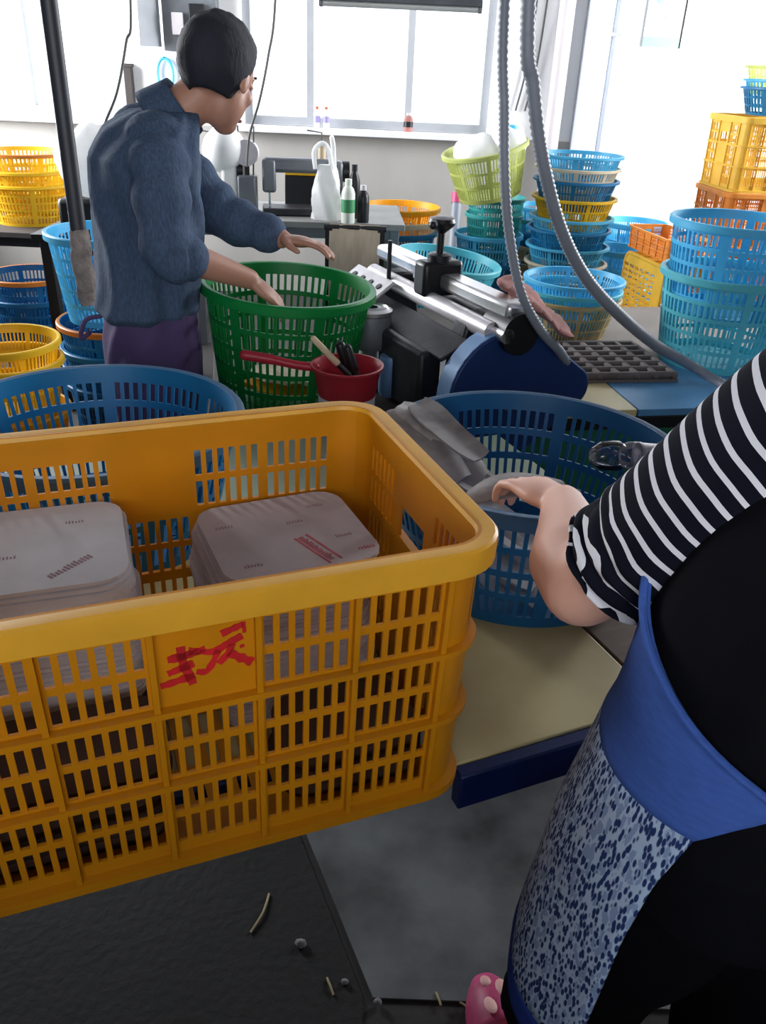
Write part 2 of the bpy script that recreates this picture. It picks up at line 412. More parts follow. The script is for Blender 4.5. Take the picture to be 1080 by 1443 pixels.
# ================================================================== BENCH IN FRONT
BY = R(24)
def bench_pt(a, n, z=0.0):
    return Vector((.114 + a * math.cos(BY) - n * math.sin(BY), .803 + a * math.sin(BY) + n * math.cos(BY), z))
bench = thing('work_bench', 'long low work bench with cream board top under the crate and blue baskets', 'bench', bench_pt(0, 0), BY)
BZ = .68
for a0, a1, n0, n1, mt, lab in ((-1.25, -.62, .112, 1.32, m_boardb, 'worn blue board'), (-.615, -.005, .112, .72, m_boardy, 'stained cream board'), (.0, .345, .012, .72, m_boardy, 'stained cream board'), (-.615, .345, .725, 1.32, m_boardg, None),
                           (.35, .62, .012, .34, m_boardw, 'dark brown board'), (.35, .62, .345, .98, m_boardg, 'pale green board')):
    o = MB().box(((a0 + a1) / 2, (n0 + n1) / 2, BZ - .011), (a1 - a0, n1 - n0, .022)).obj('top_board', mt, bench, bevel=.002)
    if lab: o['label'] = lab
rail = MB().box((.31, 0, BZ - .032), (.62, .022, .06)).obj('front_rail', m_navy, bench, bevel=.003)
MB().box((-.63, .10, BZ - .032), (1.24, .022, .06)).obj('front_rail', m_navy, bench, bevel=.003)
MB().box((-.45, 1.31, BZ - .052), (1.59, .022, .06)).obj('rear_rail', m_navy, bench, bevel=.003)
for a in (-1.2, .57):
    MB().box((a, .57, BZ - .047), (.035, .8, .05)).obj('cross_rail', m_navy, bench, bevel=.003)
    for n in (.16, .94): MB().box((a, n, (BZ - .06) / 2), (.04, .04, BZ - .06)).obj('leg', m_navy, bench, bevel=.003)

# ------------------------------------------------------------------ floor sheets
def slab(name, poly, z0, z1, mat, label, cat):
    o = MB().prism(poly, z0, z1).obj(name, mat, None, smooth=False); return tag(o, label, cat)
slab('metal_sheet', [(-.13, 1.246), (.022, .905), (.75, .91), (1.2, 1.6), (.6, 2.1), (-.33, 1.72)], .001, .005, m_plate, 'scuffed grey metal sheet lying on the floor under the bench', 'sheet')
slab('dark_floor_patch', [(-1.3, .80), (.004, .80), (.004, .905), (-.345, 1.70), (-1.3, 1.5)], .0005, .004, m_patch, 'flat black patch on the floor below the yellow crate', 'mat')  # flat near-black area over this part of the floor
for i, (x, y, s) in enumerate(((-.12, 1.0, .012), (-.03, .93, .008), (.03, .895, .009))):
    mb = MB().ell((0, 0, 0), (s, s * .8, s * .6), nu=8, nv=5)
    mb.v = [tuple(Vector(v) * (1 + .3 * noise.noise(Vector(v) * 90 + Vector((i, 0, 0))))) for v in mb.v]
    o = mb.obj('pebble', m_stone); o.location = (x, y, .004 + s * .5)
    tag(o, ['pale pebble lying alone on the black patch', 'small grey pebble on the black patch', 'grey pebble at the corner of the metal sheet'][i], 'pebble')
for i, (x, y, a, l) in enumerate(((-.05, .905, 2.0, .035), (-.22, 1.02, 1.3, .09), (.145, .895, 1.9, .025), (.19, .885, 2.1, .02))):
    q = Vector((math.cos(a), math.sin(a), 0)) * l
    pts = spline([Vector((x, y, .0065)), Vector((x, y, .0065)) + q * .5 + Vector((.006 * (i % 2), 0, .002)), Vector((x, y, .0065)) + q], 5)
    o = MB().tube(pts, .0022, 6).obj('straw_shred', m_straw)
    tag(o, ['short pale shred on the black patch', 'long curled dark shred on the black patch', 'small shred by the pink slipper', 'small shred by the pink slipper'][i], 'shred', 'shreds by the slipper' if i > 1 else None)

# ================================================================== CRATE
def crate_meshes():
    H = .35; R0 = .045; TH = .004
    def half(base, t): return base * (1 - .028 * (1 - t / H))
    hx, hy = .300, .212
    def mapper(axis, sgn):
        # returns map(s, t, n): s runs along the wall, rounded corner halves at both ends
        def f(s, t, n):
            a, b = (half(hx, t), half(hy, t)) if axis == 'x' else (half(hy, t), half(hx, t))
            st = a - R0; e = abs(s) - (hx if axis == 'x' else hy) + R0
            if e <= 0:
                u, w = s * st / ((hx if axis == 'x' else hy) - R0), b - n
            else:
                ph = min(e / R0, PI / 4); sg = 1 if s > 0 else -1
                u, w = sg * (st + (R0 - n) * math.sin(ph)), b - R0 + (R0 - n) * math.cos(ph)
            if axis == 'x': return Vector((-sgn * u * -1, sgn * w, t)) if sgn < 0 else Vector((-u, w, t))
            return Vector((sgn * w, u * sgn, t))
        return f
    rows = [0, .030]
    for k in range(6):
        rows.append(rows[-1] + .0365)
        if k < 5: rows.append(rows[-1] + (.015 if k in (1, 3) else .009))
    rows.append(H)
    nrow = len(rows) - 1                       # slot rows are odd indices 1,3,..,11 (1 is the lowest)
    arc = R0 * PI / 4
    def cols(hh, groups):
        # groups: list of (width, nslots); ribs of 7 mm between
        S = [-(hh - R0) - arc, -(hh - R0) - arc * .66, -(hh - R0) - arc * .33, -(hh - R0)]; kind = ['c'] * 3
        tot = sum(w for w, n in groups) + .007 * (len(groups) + 1); sc = 2 * (hh - R0) / tot
        ribs = []; cur = -(hh - R0)
        for g, (w, n) in enumerate(groups):
            ribs.append(cur + .0035 * sc); cur += .007 * sc; S.append(cur); kind.append('r')
            if n:
                pit = w * sc / n
                for k in range(n):
                    S.append(cur + pit * .2); kind.append(('b', g)); S.append(cur + pit * .8); kind.append(('s', g)); cur += pit; S.append(cur); kind.append(('b', g))
            else:
                S.append(cur + w * sc * .16); kind.append(('h0', g)); S.append(cur + w * sc * .84); kind.append(('h', g)); cur += w * sc; S.append(cur); kind.append(('h0', g))
        ribs.append(cur + .0035 * sc); cur += .007 * sc; S.append(cur); kind.append('r')
        S += [cur + arc * .33, cur + arc * .66, cur + arc]; kind += ['c'] * 3
        return S, kind, ribs
    long_g = [(.094, 6)] * 5; short_g = [(.098, 6), (.125, 0), (.098, 6)]
    SX, KX, RX = cols(hx, long_g); SY, KY, RY = cols(hy, short_g)
    def solid_x(i, j):
        k = KX[i]
        if j % 2 == 0: return True
        if k[0] == 's': return k[1] == 2 and j >= 9
        return True
    def solid_y(i, j):
        k = KY[i]
        if k[0] == 's': return j % 2 == 0
        if k[0] == 'h': return j != 9 and not (j == 10) and j != 11 or j == 11
        return True
    out = {}
    for nm, ax, sg, S, sol, ribs in (('front_wall', 'x', -1, SX, solid_x, RX), ('back_wall', 'x', 1, SX, solid_x, RX), ('side_wall', 'y', 1, SY, solid_y, RY), ('side_wall', 'y', -1, SY, solid_y, RY)):
        f = mapper(ax, sg)
        w = MB().lattice(S, rows, sol, f, TH)
        rb = []
        for s in ribs:
            r = MB(); r.lattice([s - .003, s + .003], [0.0, H - .012], lambda i, j: True, lambda a, t, n, f=f: f(a, t, n - .008), .008); rb.append(r.mesh('rib', m_crate, smooth=False))
        out.setdefault('walls', []).append((nm, w.mesh(nm, m_crate, smooth=True, ang=50), rb))
    # rims and girdles swept round the rounded rectangle
    def ring_pts(off, t, n=6):
        a, b = half(hx, t) + off, half(hy, t) + off; r = R0 + off; P = []
        for cx, cy, a0 in ((a - r, b - r, 0), (-a + r, b - r, 90), (-a + r, -b + r, 180), (a - r, -b + r, 270)):
            for k in range(n + 1):
                q = R(a0 + 90 * k / n); P.append((cx + r * math.cos(q), cy + r * math.sin(q)))
        return P
    def sweep(prof):
        mb = MB(); rings = []
        for off, t in prof: rings.append([Vector((x, y, t)) for x, y in ring_pts(off, min(t, H))])
        rings.append(rings[0]); return mb.loft(rings, True, False)
    out['rim'] = sweep([(-.006, H - .006), (-.004, H - .001), (.0, H), (.014, H), (.0175, H - .003), (.018, H - .03), (.0145, H - .03), (.0145, H - .008), (-.001, H - .012)]).mesh('rim', m_crate_rim)
    out['girdle'] = [sweep([(-.001, z - .004), (.010, z - .0035), (.010, z + .0035), (-.001, z + .004)]).mesh('girdle', m_crate) for z in (rows[4] + .0075, rows[8] + .0075)]
    out['foot'] = sweep([(-.003, .0), (.011, .0), (.011, .012), (-.001, .014)]).mesh('bottom_flange', m_crate)
    hb, hw = half(hx, 0) - .005, half(hy, 0) - .005
    SB = []; n = 22
    for k in range(n): SB += [-hb + 2 * hb * k / n, -hb + 2 * hb * (k + .45) / n]
    SB.append(hb); TB = []
    for k in range(7): TB += [-hw + 2 * hw * k / 7, -hw + 2 * hw * (k + .25) / 7]
    TB.append(hw)
    out['base'] = MB().lattice(SB, TB, lambda i, j: i % 2 == 0 or j % 2 == 0 or i < 2 or j < 2, lambda s, t, k: Vector((s, t, .002 + k)), .004).mesh('base', m_crate, smooth=False)
    return out
CM = crate_meshes()
def make_crate(label, loc, rz, mat=None, rim_mat=None, group=None, scale=(1, 1, 1), rot=None):
    t = thing('plastic_crate', label, 'crate', loc, rz, group, rot); t.scale = scale
    parts = {}
    for nm, me, ribs in CM['walls']:
        w = meshobj(nm, me, t, mat); parts.setdefault(nm, w)
        for r in ribs: meshobj('rib', r, w, mat)
    meshobj('rim', CM['rim'], t, rim_mat or mat)
    for g in CM['girdle']: meshobj('girdle', g, t, mat)
    meshobj('bottom_flange', CM['foot'], t, mat); meshobj('base', CM['base'], t, mat)
    return t, parts
CY = R(22)
CC = Vector((-.25, .854, BZ))
crate, cparts = make_crate('yellow slotted plastic crate with red brushed characters holding stacks of insole sheets', CC, CY, scale=(1.06, 1.0, 1.06))
def crate_pt(x, y, z): return CC + RZ(CY) @ Vector((x, y, z))
# red brush characters on the blank panel of the front wall (panel about 94 x 80 mm)
def stroke_mark(parent, strokes, px, pz, w, h, y):
    for pts, wd in strokes:
        P = spline([Vector((px + (a - .5) * w, y, pz + (.5 - b) * h)) for a, b in pts], 6)
        mb = MB(); rings = []
        for i, q in enumerate(P):
            d = (P[min(i + 1, len(P) - 1)] - P[max(i - 1, 0)]).normalized(); nn = Vector((-d.z, 0, d.x))
            ww = 1.38 * wd * (.75 + .35 * noise.noise(q * 160)) * .5
            sl = -.028 * .212 / .35
            def on(v, k): return Vector((v.x, v.y + (-sl) * (-(v.z - .27)) * 0 - k + (.212 * .028 / .35) * (.35 - v.z), v.z))
            a, b = q + nn * ww, q - nn * ww
            rings.append([on(a, 0), on(b, 0), on(b, .0008), on(a, .0008)])
        mb.loft(rings).obj('brush_stroke', m_red, parent, smooth=False, label='red brushed paint stroke')
ST = [([(.14, .40), (.32, .38), (.50, .33)], .0075), ([(.13, .61), (.27, .56), (.38, .52)], .007), ([(.05, .78), (.2, .75), (.38, .70)], .0075),
      ([(.27, .24), (.28, .48), (.33, .70), (.36, .84)], .009), ([(.34, .33), (.44, .36), (.58, .40), (.72, .32), (.86, .24)], .0075), ([(.66, .16), (.78, .11), (.88, .07)], .007), ([(.88, .04), (.885, .2)], .0035),
      ([(.62, .38), (.58, .52), (.5, .68), (.4, .66)], .006), ([(.76, .34), (.72, .46), (.62, .60)], .0065), ([(.72, .46), (.83, .57), (.95, .68)], .0095), ([(.85, .38), (.86, .42)], .004)]
stroke_mark(cparts['front_wall'], ST, .0, .269, .098, .078, -.2122)

# ------------------------------------------------------------------ insole sheets in the crate
def sheet_mesh(w, d, th, mat, r=.035):
    poly = []
    for cx, cy, a0 in ((w / 2 - r, d / 2 - r, 0), (-w / 2 + r, d / 2 - r, 90), (-w / 2 + r, -d / 2 + r, 180), (w / 2 - r, -d / 2 + r, 270)):
        for k in range(6):
            q = R(a0 + 18 * k); poly.append((cx + r * math.cos(q), cy + r * math.sin(q)))
    return MB().prism(poly, 0, th).mesh('sheet', mat, smooth=False)
def print_marks(parent, z, w, d, full):
    # rows of small red lettering-like bars and one slanting banner of them
    def bars(cx, cy, ang, n, hgt, pit, mat, name):
        mb = MB(); rot = RZ(ang)
        for k in range(n):
            hh = hgt * rnd.uniform(.55, 1.0)
            mb.box(Vector((cx, cy, z)) + rot @ Vector(((k - n / 2) * pit, (hh - hgt) / 2, 0)), (pit * .45, hh, .0006), rot.to_3x3())
        mb.obj(name, mat, parent, smooth=False, label='small red printed lettering')
    if full:
        bars(w * .12, -d * .27, R(-72), 16, .012, .0045, m_print, 'printed_lettering')
        mb = MB(); rot = RZ(R(-72))
        for s in (-1, 1): mb.box(Vector((w * .12, -d * .27, z)) + rot @ Vector((0, s * .0095, 0)), (.078, .003, .0006), rot)
        mb.obj('printed_banner', m_print, parent, smooth=False, label='red printed banner lines')
        for cx, cy, mt in ((-.3, -.33, m_printg), (.34, -.16, m_printg), (.1, .12, m_printg), (.42, -.36, m_print), (-.35, .2, m_printg), (.3, .3, m_printg)):
            bars(w * cx, d * cy, 0, 6, .007, .0042, mt, 'printed_lettering')
    else:
        bars(w * .22, -d * .28, R(38), 13, .012, .0048, m_printg, 'printed_lettering')
        bars(-w * .1, -d * .1, 0, 7, .007, .0042, m_printg, 'printed_lettering'); bars(w * .25, d * .25, 0, 6, .006, .004, m_printg, 'printed_lettering')
def stack(cx, cy, w, d, z0, z1, th, mat, label, top_label, group, seed, ang=0.0, full=None, jit=.004):
    r = random.Random(seed); me = sheet_mesh(w, d, th * .92, mat); n = int(round((z1 - z0) / th)); dx = dy = 0
    for k in range(n):
        dx = max(-.010, min(.010, dx + r.uniform(-jit, jit))); dy = max(-.010, min(.010, dy + r.uniform(-jit, jit)))
        o = bpy.data.objects.new('insole_sheet', me); C.objects.link(o)
        o.location = crate_pt(cx + dx, cy + dy, z0 + k * th); o.rotation_euler = (0, 0, CY + ang + r.uniform(-.03, .03))
        if k == n - 1 and top_label:
            tag(o, top_label, 'sheet', group)
            if full is not None: print_marks(o, th * .92 + .0003, w, d, full)
        else: tag(o, label, 'sheet', group)
stack(.155, .075, .215, .205, .007, .128, .0055, m_sheetp, 'pinkish grey insole sheet low in the stack under the red-printed sheet', None, 'pinkish sheets low in the crate', 13, R(1), None)
stack(.155, .075, .215, .205, .1285, .246, .0055, m_sheetp, 'pinkish grey insole sheet within the stack just below the red-printed sheet', 'pinkish grey insole sheet with red banner print on top of its stack', 'pinkish sheets in the crate', 3, R(2), True)
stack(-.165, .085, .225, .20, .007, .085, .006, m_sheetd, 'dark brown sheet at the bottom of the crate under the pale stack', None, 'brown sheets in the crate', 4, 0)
stack(-.165, .085, .235, .205, .086, .274, .0055, m_sheet, 'pale grey insole sheet within the stack below the faintly printed sheet', 'pale grey insole sheet with faint print on top of its stack', 'pale sheets in the crate', 5, R(-2), False)
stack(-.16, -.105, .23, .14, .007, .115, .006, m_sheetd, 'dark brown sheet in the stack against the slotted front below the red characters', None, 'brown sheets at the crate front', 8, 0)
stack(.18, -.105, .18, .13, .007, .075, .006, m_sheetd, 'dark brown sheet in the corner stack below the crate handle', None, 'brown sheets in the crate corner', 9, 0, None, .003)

# ================================================================== BASKETS
BASK = {}
def basket_meshes(kind):
    if kind in BASK: return BASK[kind]
    if kind == 'tub':    rt, rb, H, cols, rows, rib, hand = .262, .205, .22, 84, 4, 12, False
    elif kind == 'deep': rt, rb, H, cols, rows, rib, hand = .213, .170, .30, 66, 5, 11, False
    elif kind == 'handle': rt, rb, H, cols, rows, rib, hand = .213, .178, .30, 64, 5, 16, True
    elif kind == 'fine': rt, rb, H, cols, rows, rib, hand = .213, .160, .26, 80, 3, 10, False
    else:                rt, rb, H, cols, rows, rib, hand = .213, .170, .24, 48, 3, 12, False
    D = {'tub': .55, }.get(kind, .45); ro = D / 2
    def rad(t): return rb + (rt - rb) * (t / H) ** .9
    S = []
    for k in range(cols): S += [2 * PI * k / cols, 2 * PI * (k + .38) / cols]
    S.append(2 * PI)
    T = [0, .022]; sh = (H - .022 - .03 - .012 * (rows - 1)) / rows
    for k in range(rows): T.append(T[-1] + sh); T.append(T[-1] + .012)
    T[-1] = H - .001
    def solid(i, j):
        if i % 2 == 0 or j % 2 == 0: return not (hand and j == 2 * rows - 1 and (i // 2) % (cols // 2) in range(1, 9) and (i // 2) % (cols // 2) > 0 and i % 2 == 0 and (i // 2) % (cols // 2) > 1)
        return (i // 2) % rib == rib - 1
    body = MB().lattice(S, T, solid, lambda s, t, n: Vector(((rad(t) - n) * math.cos(s), (rad(t) - n) * math.sin(s), t)), .004, True)
    prof = [(rt - .005, H - .012), (rt - .004, H - .002), (rt + .001, H), (ro - .004, H), (ro, H - .004), (ro, H - .022), (ro - .003, H - .022), (ro - .004, H - .006), (rt, H - .012), (rt - .005, H - .012)]
    rim = MB().lathe(prof, 56, caps=False)
    Rb = [rb * q for q in (0.0001, .16, .2, .38, .43, .64, .69, .9, .995)]
    nb = 24; SB = []
    for k in range(nb): SB += [2 * PI * k / nb, 2 * PI * (k + .4) / nb]
    SB.append(2 * PI)
    base = MB().lattice(SB, Rb, lambda i, j: i % 2 == 0 or j % 2 == 0 or j == 1, lambda s, t, n: Vector((t * math.cos(s), t * math.sin(s), n)), .005, True)
    BASK[kind] = (D, H, body.mesh('slotted_wall', m_blue, smooth=True, ang=50), rim.mesh('rim', m_blue), base.mesh('base', m_blue, smooth=False))
    return BASK[kind]
def basket(label, mat, loc, D, H, kind='deep', group=None, rim=None, rz=None, tilt=None, name='plastic_basket'):
    D0, H0, b, r, s = basket_meshes(kind)
    t = thing(name, label, 'basket', loc, rnd.uniform(0, 6) if rz is None else rz, group)
    if tilt: t.rotation_mode = 'XYZ'; t.rotation_euler = (tilt[0], tilt[1], 0)
    t.scale = (D / D0, D / D0, H / H0)
    meshobj('slotted_wall', b, t, mat); meshobj('rim', r, t, rim or mat); meshobj('base', s, t, mat)
    return t
def nest(x, y, z0, items, kind, D, H, group=None, tilt=None):
    # items from bottom to top: (label, mat, rise above the one below, rim)
    z = z0
    for k, it in enumerate(items):
        lab, mat, dz = it[:3]; z += dz if k else 0
        basket(lab, mat, (x + rnd.uniform(-.004, .004), y + rnd.uniform(-.004, .004), z), D * (it[4] if len(it) > 4 else 1), H, kind, group, it[3] if len(it) > 3 else None, tilt=tilt)
    return z
# two big tubs on the bench
basket('big blue basket on the bench with grey leather offcuts inside', m_blue, (.252, 1.335, BZ), .55, .242, 'tub', rim=m_tubrim, rz=.3)
basket('big empty blue basket on the bench behind the yellow crate', m_blue2, (-.535, 1.39, BZ), .55, .242, 'tub', rim=m_tubrim, rz=.9)

# ================================================================== FAR WORK TABLE
TY = R(11); TZ = .62
def tab_pt(a, n, z=TZ):
    o = Vector((.526, 2.287, 0)); return o + Vector((a * math.cos(TY) - n * math.sin(TY), a * math.sin(TY) + n * math.cos(TY), z))
ftab = thing('work_table', 'low work table with patchwork board top and green front panel carrying the machine', 'table', tab_pt(0, 0, 0), TY)
for a0, a1, n0, n1, mt, lab in ((-1.02, -.06, .0, 1.15, m_darkw, 'dark oily wooden board'), (-.055, .22, .0, .45, m_boardy, 'cream board'), (.225, .58, .0, .45, m_boardb, 'pale blue board'), (.585, 1.5, .0, .33, m_boardb, None), (.585, 1.5, .335, .45, m_boardy, None), (-.055, 1.5, .455, 1.15, m_tray2, None)):
    o = MB().box(((a0 + a1) / 2, (n0 + n1) / 2, TZ - .011), (a1 - a0, n1 - n0, .022)).obj('top_board', mt, ftab, bevel=.002)
    if lab: o['label'] = lab
MB().box((.24, .012, TZ - .042), (2.5, .025, .04)).obj('front_rail', m_blackm, ftab, bevel=.003)
MB().box((.24, .03, TZ - .23), (2.46, .012, .33)).obj('front_panel', m_greenp, ftab)
MB().box((.24, 1.135, TZ - .042), (2.5, .025, .04)).obj('rear_rail', m_blackm, ftab, bevel=.003)
for a in (-.98, 1.45):
    for n in (.06, 1.1): MB().box((a, n, (TZ - .024) / 2), (.045, .045, TZ - .024)).obj('leg', m_blackm, ftab, bevel=.003)

# grey grid tray
gt = thing('grid_tray', 'dark grey plastic grid tray lying on the work table in front of the blue basket', 'tray', Vector((.74, 2.75, TZ)), R(10))
MB().box((0, 0, .005), (.34, .37, .008)).obj('tray_base', m_tray, gt)
for k in range(6): MB().box((-.16 + .064 * k, 0, .019), (.022, .36, .02)).obj('grid_bar', m_tray, gt, bevel=.006)
for k in range(7): MB().box((0, -.168 + .056 * k, .022), (.33, .020, .018)).obj('grid_bar', m_tray, gt, bevel=.006)

# ================================================================== SPLITTING MACHINE
MY = math.atan2(-.888, .46)
mc = thing('leather_splitting_machine', 'oily cast iron leather splitting machine with steel beam, screw handle and navy belt guard', 'machine', (.13, 2.47, TZ), MY)
# local x runs along the beam towards the belt guard, local y towards the right
MB().box((-.02, 0, .02), (.62, .30, .04)).obj('bed', m_iron, mc, bevel=.008)
for x in (-.28, .24): MB().prism([(-.09, .04), (.09, .04), (.075, .2), (.055, .29), (-.055, .29), (-.075, .2)], -.035, .035, Matrix.Translation((x, 0, 0)) @ Matrix.Rotation(PI / 2, 4, 'X') @ Matrix.Rotation(PI / 2, 4, 'Y') if False else Matrix(((0, 0, 1, x), (1, 0, 0, 0), (0, 1, 0, 0), (0, 0, 0, 1)))).obj('side_frame', m_iron, mc, bevel=.008)
bm = MB().box((-.19, .02, .33), (.40, .07, .045)).obj('steel_beam', m_steel, mc, bevel=.012, label='bright steel pressure beam')
MB().box((.21, .02, .325), (.36, .07, .045)).obj('steel_beam', m_steel, mc, bevel=.012)
MB().tube([(-.36, -.035, .27), (.36, -.035, .27)], .026, 20).obj('feed_roller', m_steelw, mc)
MB().tube([(-.36, .06, .24), (.36, .06, .24)], .03, 20).obj('feed_roller', m_iron, mc)
MB().box((0, -.11, .21), (.62, .10, .012), Matrix.Rotation(R(24), 3, 'X')).obj('feed_plate', m_iron, mc, bevel=.003)
fp = MB().box((-.26, -.105, .265), (.26, .08, .012), Matrix.Rotation(R(35), 3, 'X')).obj('adjusting_plate', m_steelw, mc, bevel=.004)
rot35 = Matrix.Rotation(R(35), 3, 'X')
for k in range(4): MB().lathe([(.011, -.002), (.011, .002)], 14, Vector((-.26, -.105, .265)) + rot35 @ Vector((-.09 + .06 * k, 0, .007)), rot=rot35).obj('bolt_hole', m_blackm, fp)
cl = MB().box((0, 0, .33), (.07, .13, .10)).obj('clamp_block', m_blackm, mc, bevel=.012)
MB().lathe([(.03, .37), (.034, .375), (.034, .395), (.02, .40)], 18, (0, -.0, 0)).obj('collar', m_blackm, cl)
sc = MB().tube([(0, 0, .37), (0, 0, .47)], .011, 14).obj('screw_shaft', m_blackm, mc)
MB().lathe([(.012, .455), (.02, .462), (.036, .475), (.04, .485), (.036, .495), (.012, .5)], 20).obj('knob', m_blackm, sc)
MB().tube([(-.03, .045, .482), (.03, -.045, .482)], .012, 10, round_ends=True).obj('cross_handle', m_blackm, sc)
MB().tube([(-.20, -.06, .26), (-.20, -.06, .40)], .007, 10).obj('gauge_pin', m_blackm, mc)
mt_ = MB().lathe([(.0, 0), (.055, 0), (.06, .01), (.06, .10), (.055, .112), (.02, .118)], 28, (-.04, -.195, .13), caps=False).obj('grinding_motor', m_greym, mc)
MB().lathe([(.061, .098), (.064, .102), (.064, .112), (.050, .118), (.047, .112)], 28, (-.04, -.195, .13), caps=False).obj('bright_ring', m_steel, mt_)
MB().lathe([(.028, .0), (.03, .01), (.028, .14)], 18, (-.04, -.195, 0)).obj('motor_post', m_greym, mc)
MB().lathe([(.03, .04), (.034, .05), (.034, .15), (.03, .16)], 18, (.06, -.175, -.03)).obj('oil_column', m_guarde, mc, label='pale blue oil column')
MB().box((.12, -.15, .10), (.26, .07, .19)).obj('gear_case', m_iron, mc, bevel=.012)
MB().tube([(.30, .02, .27), (.41, .02, .27)], .055, 24).obj('drive_hub', m_blackm, mc)
MB().tube([(.30, -.02, .27), (.41, -.02, .27)], .02, 16).obj('drive_shaft', m_steel, mc)
# belt guard: teardrop plate in the local y-z plane
def teardrop(c1, r1, c2, r2, n=26):
    P = []
    d = Vector(c2) - Vector(c1); L = d.length; base = math.atan2(d.y, d.x); al = math.acos((r1 - r2) / L)
    for k in range(n + 1):
        a = base + al + (2 * PI - 2 * al) * k / n; P.append((c1[0] + r1 * math.cos(a), c1[1] + r1 * math.sin(a)))
    for k in range(n // 2 + 1):
        a = base - al + 2 * al * k / (n // 2); P.append((c2[0] + r2 * math.cos(a), c2[1] + r2 * math.sin(a)))
    return P
GM = Matrix(((0, 0, 1, 0), (1, 0, 0, 0), (0, 1, 0, 0), (0, 0, 0, 1)))
td = teardrop((.02, .09), .185, (.235, .09), .06)
gd = MB().prism(td, .345, .385, GM).obj('belt_guard', m_guard, mc, bevel=.004, label='navy painted belt guard')
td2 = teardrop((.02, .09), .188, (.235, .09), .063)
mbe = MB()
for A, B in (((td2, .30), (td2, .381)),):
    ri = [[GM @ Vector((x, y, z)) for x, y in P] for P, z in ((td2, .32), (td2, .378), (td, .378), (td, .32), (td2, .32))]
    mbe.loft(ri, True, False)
mbe.obj('guard_edge', m_guarde, gd, label='guard edge coloured pale blue as lit')  # light on the guard's rim is put in as a pale colour
MB().lathe([(.016, .0), (.016, .008), (.008, .012)], 14, (.385, .02, .07), rot=Matrix(((0, 0, 1), (0, 1, 0), (-1, 0, 0)))).obj('guard_bolt', m_greym, gd)
# bundle of leather at the end of the beam
mb = MB()
for k in range(7):
    c = Vector((.26 + .022 * k, .075 + .016 * k, .365 - .016 * k))
    mb.ell(c, (.03, .075 - .003 * k, .012), Matrix.Rotation(.5 + .12 * k, 3, 'Z') @ Matrix.Rotation(.5, 3, 'Y'), 18, 8)
mb.v = [tuple(Vector(v) + Vector((1, 1, 1)) * .010 * noise.noise(Vector(v) * 16)) for v in mb.v]
o = mb.obj('leather_bundle', m_dusty); o.location = mc.location; o.rotation_euler = (0, 0, MY)
tag(o, 'dusty pink bundle of leather offcuts at the end of the machine beam by the hose', 'leather')

# red ladle pot on the table
pot = thing('dipper_bowl', 'red plastic dipper bowl with long handle and white base standing beside the machine', 'bowl', (-.106, 2.0, BZ), 0)
MB().lathe([(.0, .0), (.066, .0), (.07, .006), (.073, .075), (.072, .078), (.0, .078)], 32, caps=False).obj('white_base', m_whit, pot)
MB().lathe([(.073, .072), (.084, .135), (.092, .145), (.092, .15), (.086, .15), (.080, .138), (.068, .08), (.0, .079)], 36, caps=False).obj('bowl', m_redp, pot)
MB().tube(spline([(-.08, 0, .138), (-.13, .0, .142), (-.19, -.005, .155), (-.255, -.01, .165)], 6), [.011] * 12 + [.013] * 7, 12, round_ends=True).obj('handle', m_redp, pot)
def tool(p, q, r, mat, label):
    t = thing('hand_tool', label, 'tool', p); d = Vector(q) - Vector(p)
    MB().tube([(0, 0, 0), d * .5], [r * .8, r * .8], 10).obj('shank', m_blackm, t); MB().tube([d * .45, d], [r, r * .9], 12, round_ends=True).obj('handle', mat, t)
tool((-.085, 2.0, .785), (-.19, 1.995, .892), .009, m_wood, 'pale wooden handled tool leaning in the red bowl')
tool((-.095, 2.02, .785), (-.125, 2.02, .87), .014, m_blackm, 'black handled brush standing in the red bowl')
tool((-.075, 1.98, .785), (-.105, 1.985, .875), .012, m_blackm, 'thin black file standing in the red bowl')

# green basket at the man's hands
basket('deep green basket on the work table under the hands of the man in blue', m_green, (-.302, 2.285, TZ + .005), .48, .335, 'deep', rz=.2, tilt=(R(1), R(3)))
for i, (x, y, z, a) in enumerate(((-.30, 2.27, .66, .2), (-.24, 2.30, .69, 1.1), (-.33, 2.31, .68, 2.0))):
    mb = MB(); poly = [(.11 * math.cos(2 * PI * k / 14) * (1 + .2 * math.sin(3 * k)), .07 * math.sin(2 * PI * k / 14)) for k in range(14)]
    o = mb.prism(poly, 0, .012).obj('leather_offcut', m_amber if i == 0 else m_hide, None); o.location = (x, y, z); o.rotation_euler = (.1, .1, a)
    tag(o, ['amber leather piece at the bottom of the green basket', 'cream leather piece in the green basket', 'cream leather piece in the green basket'][i], 'leather', 'leather in the green basket' if i else None)

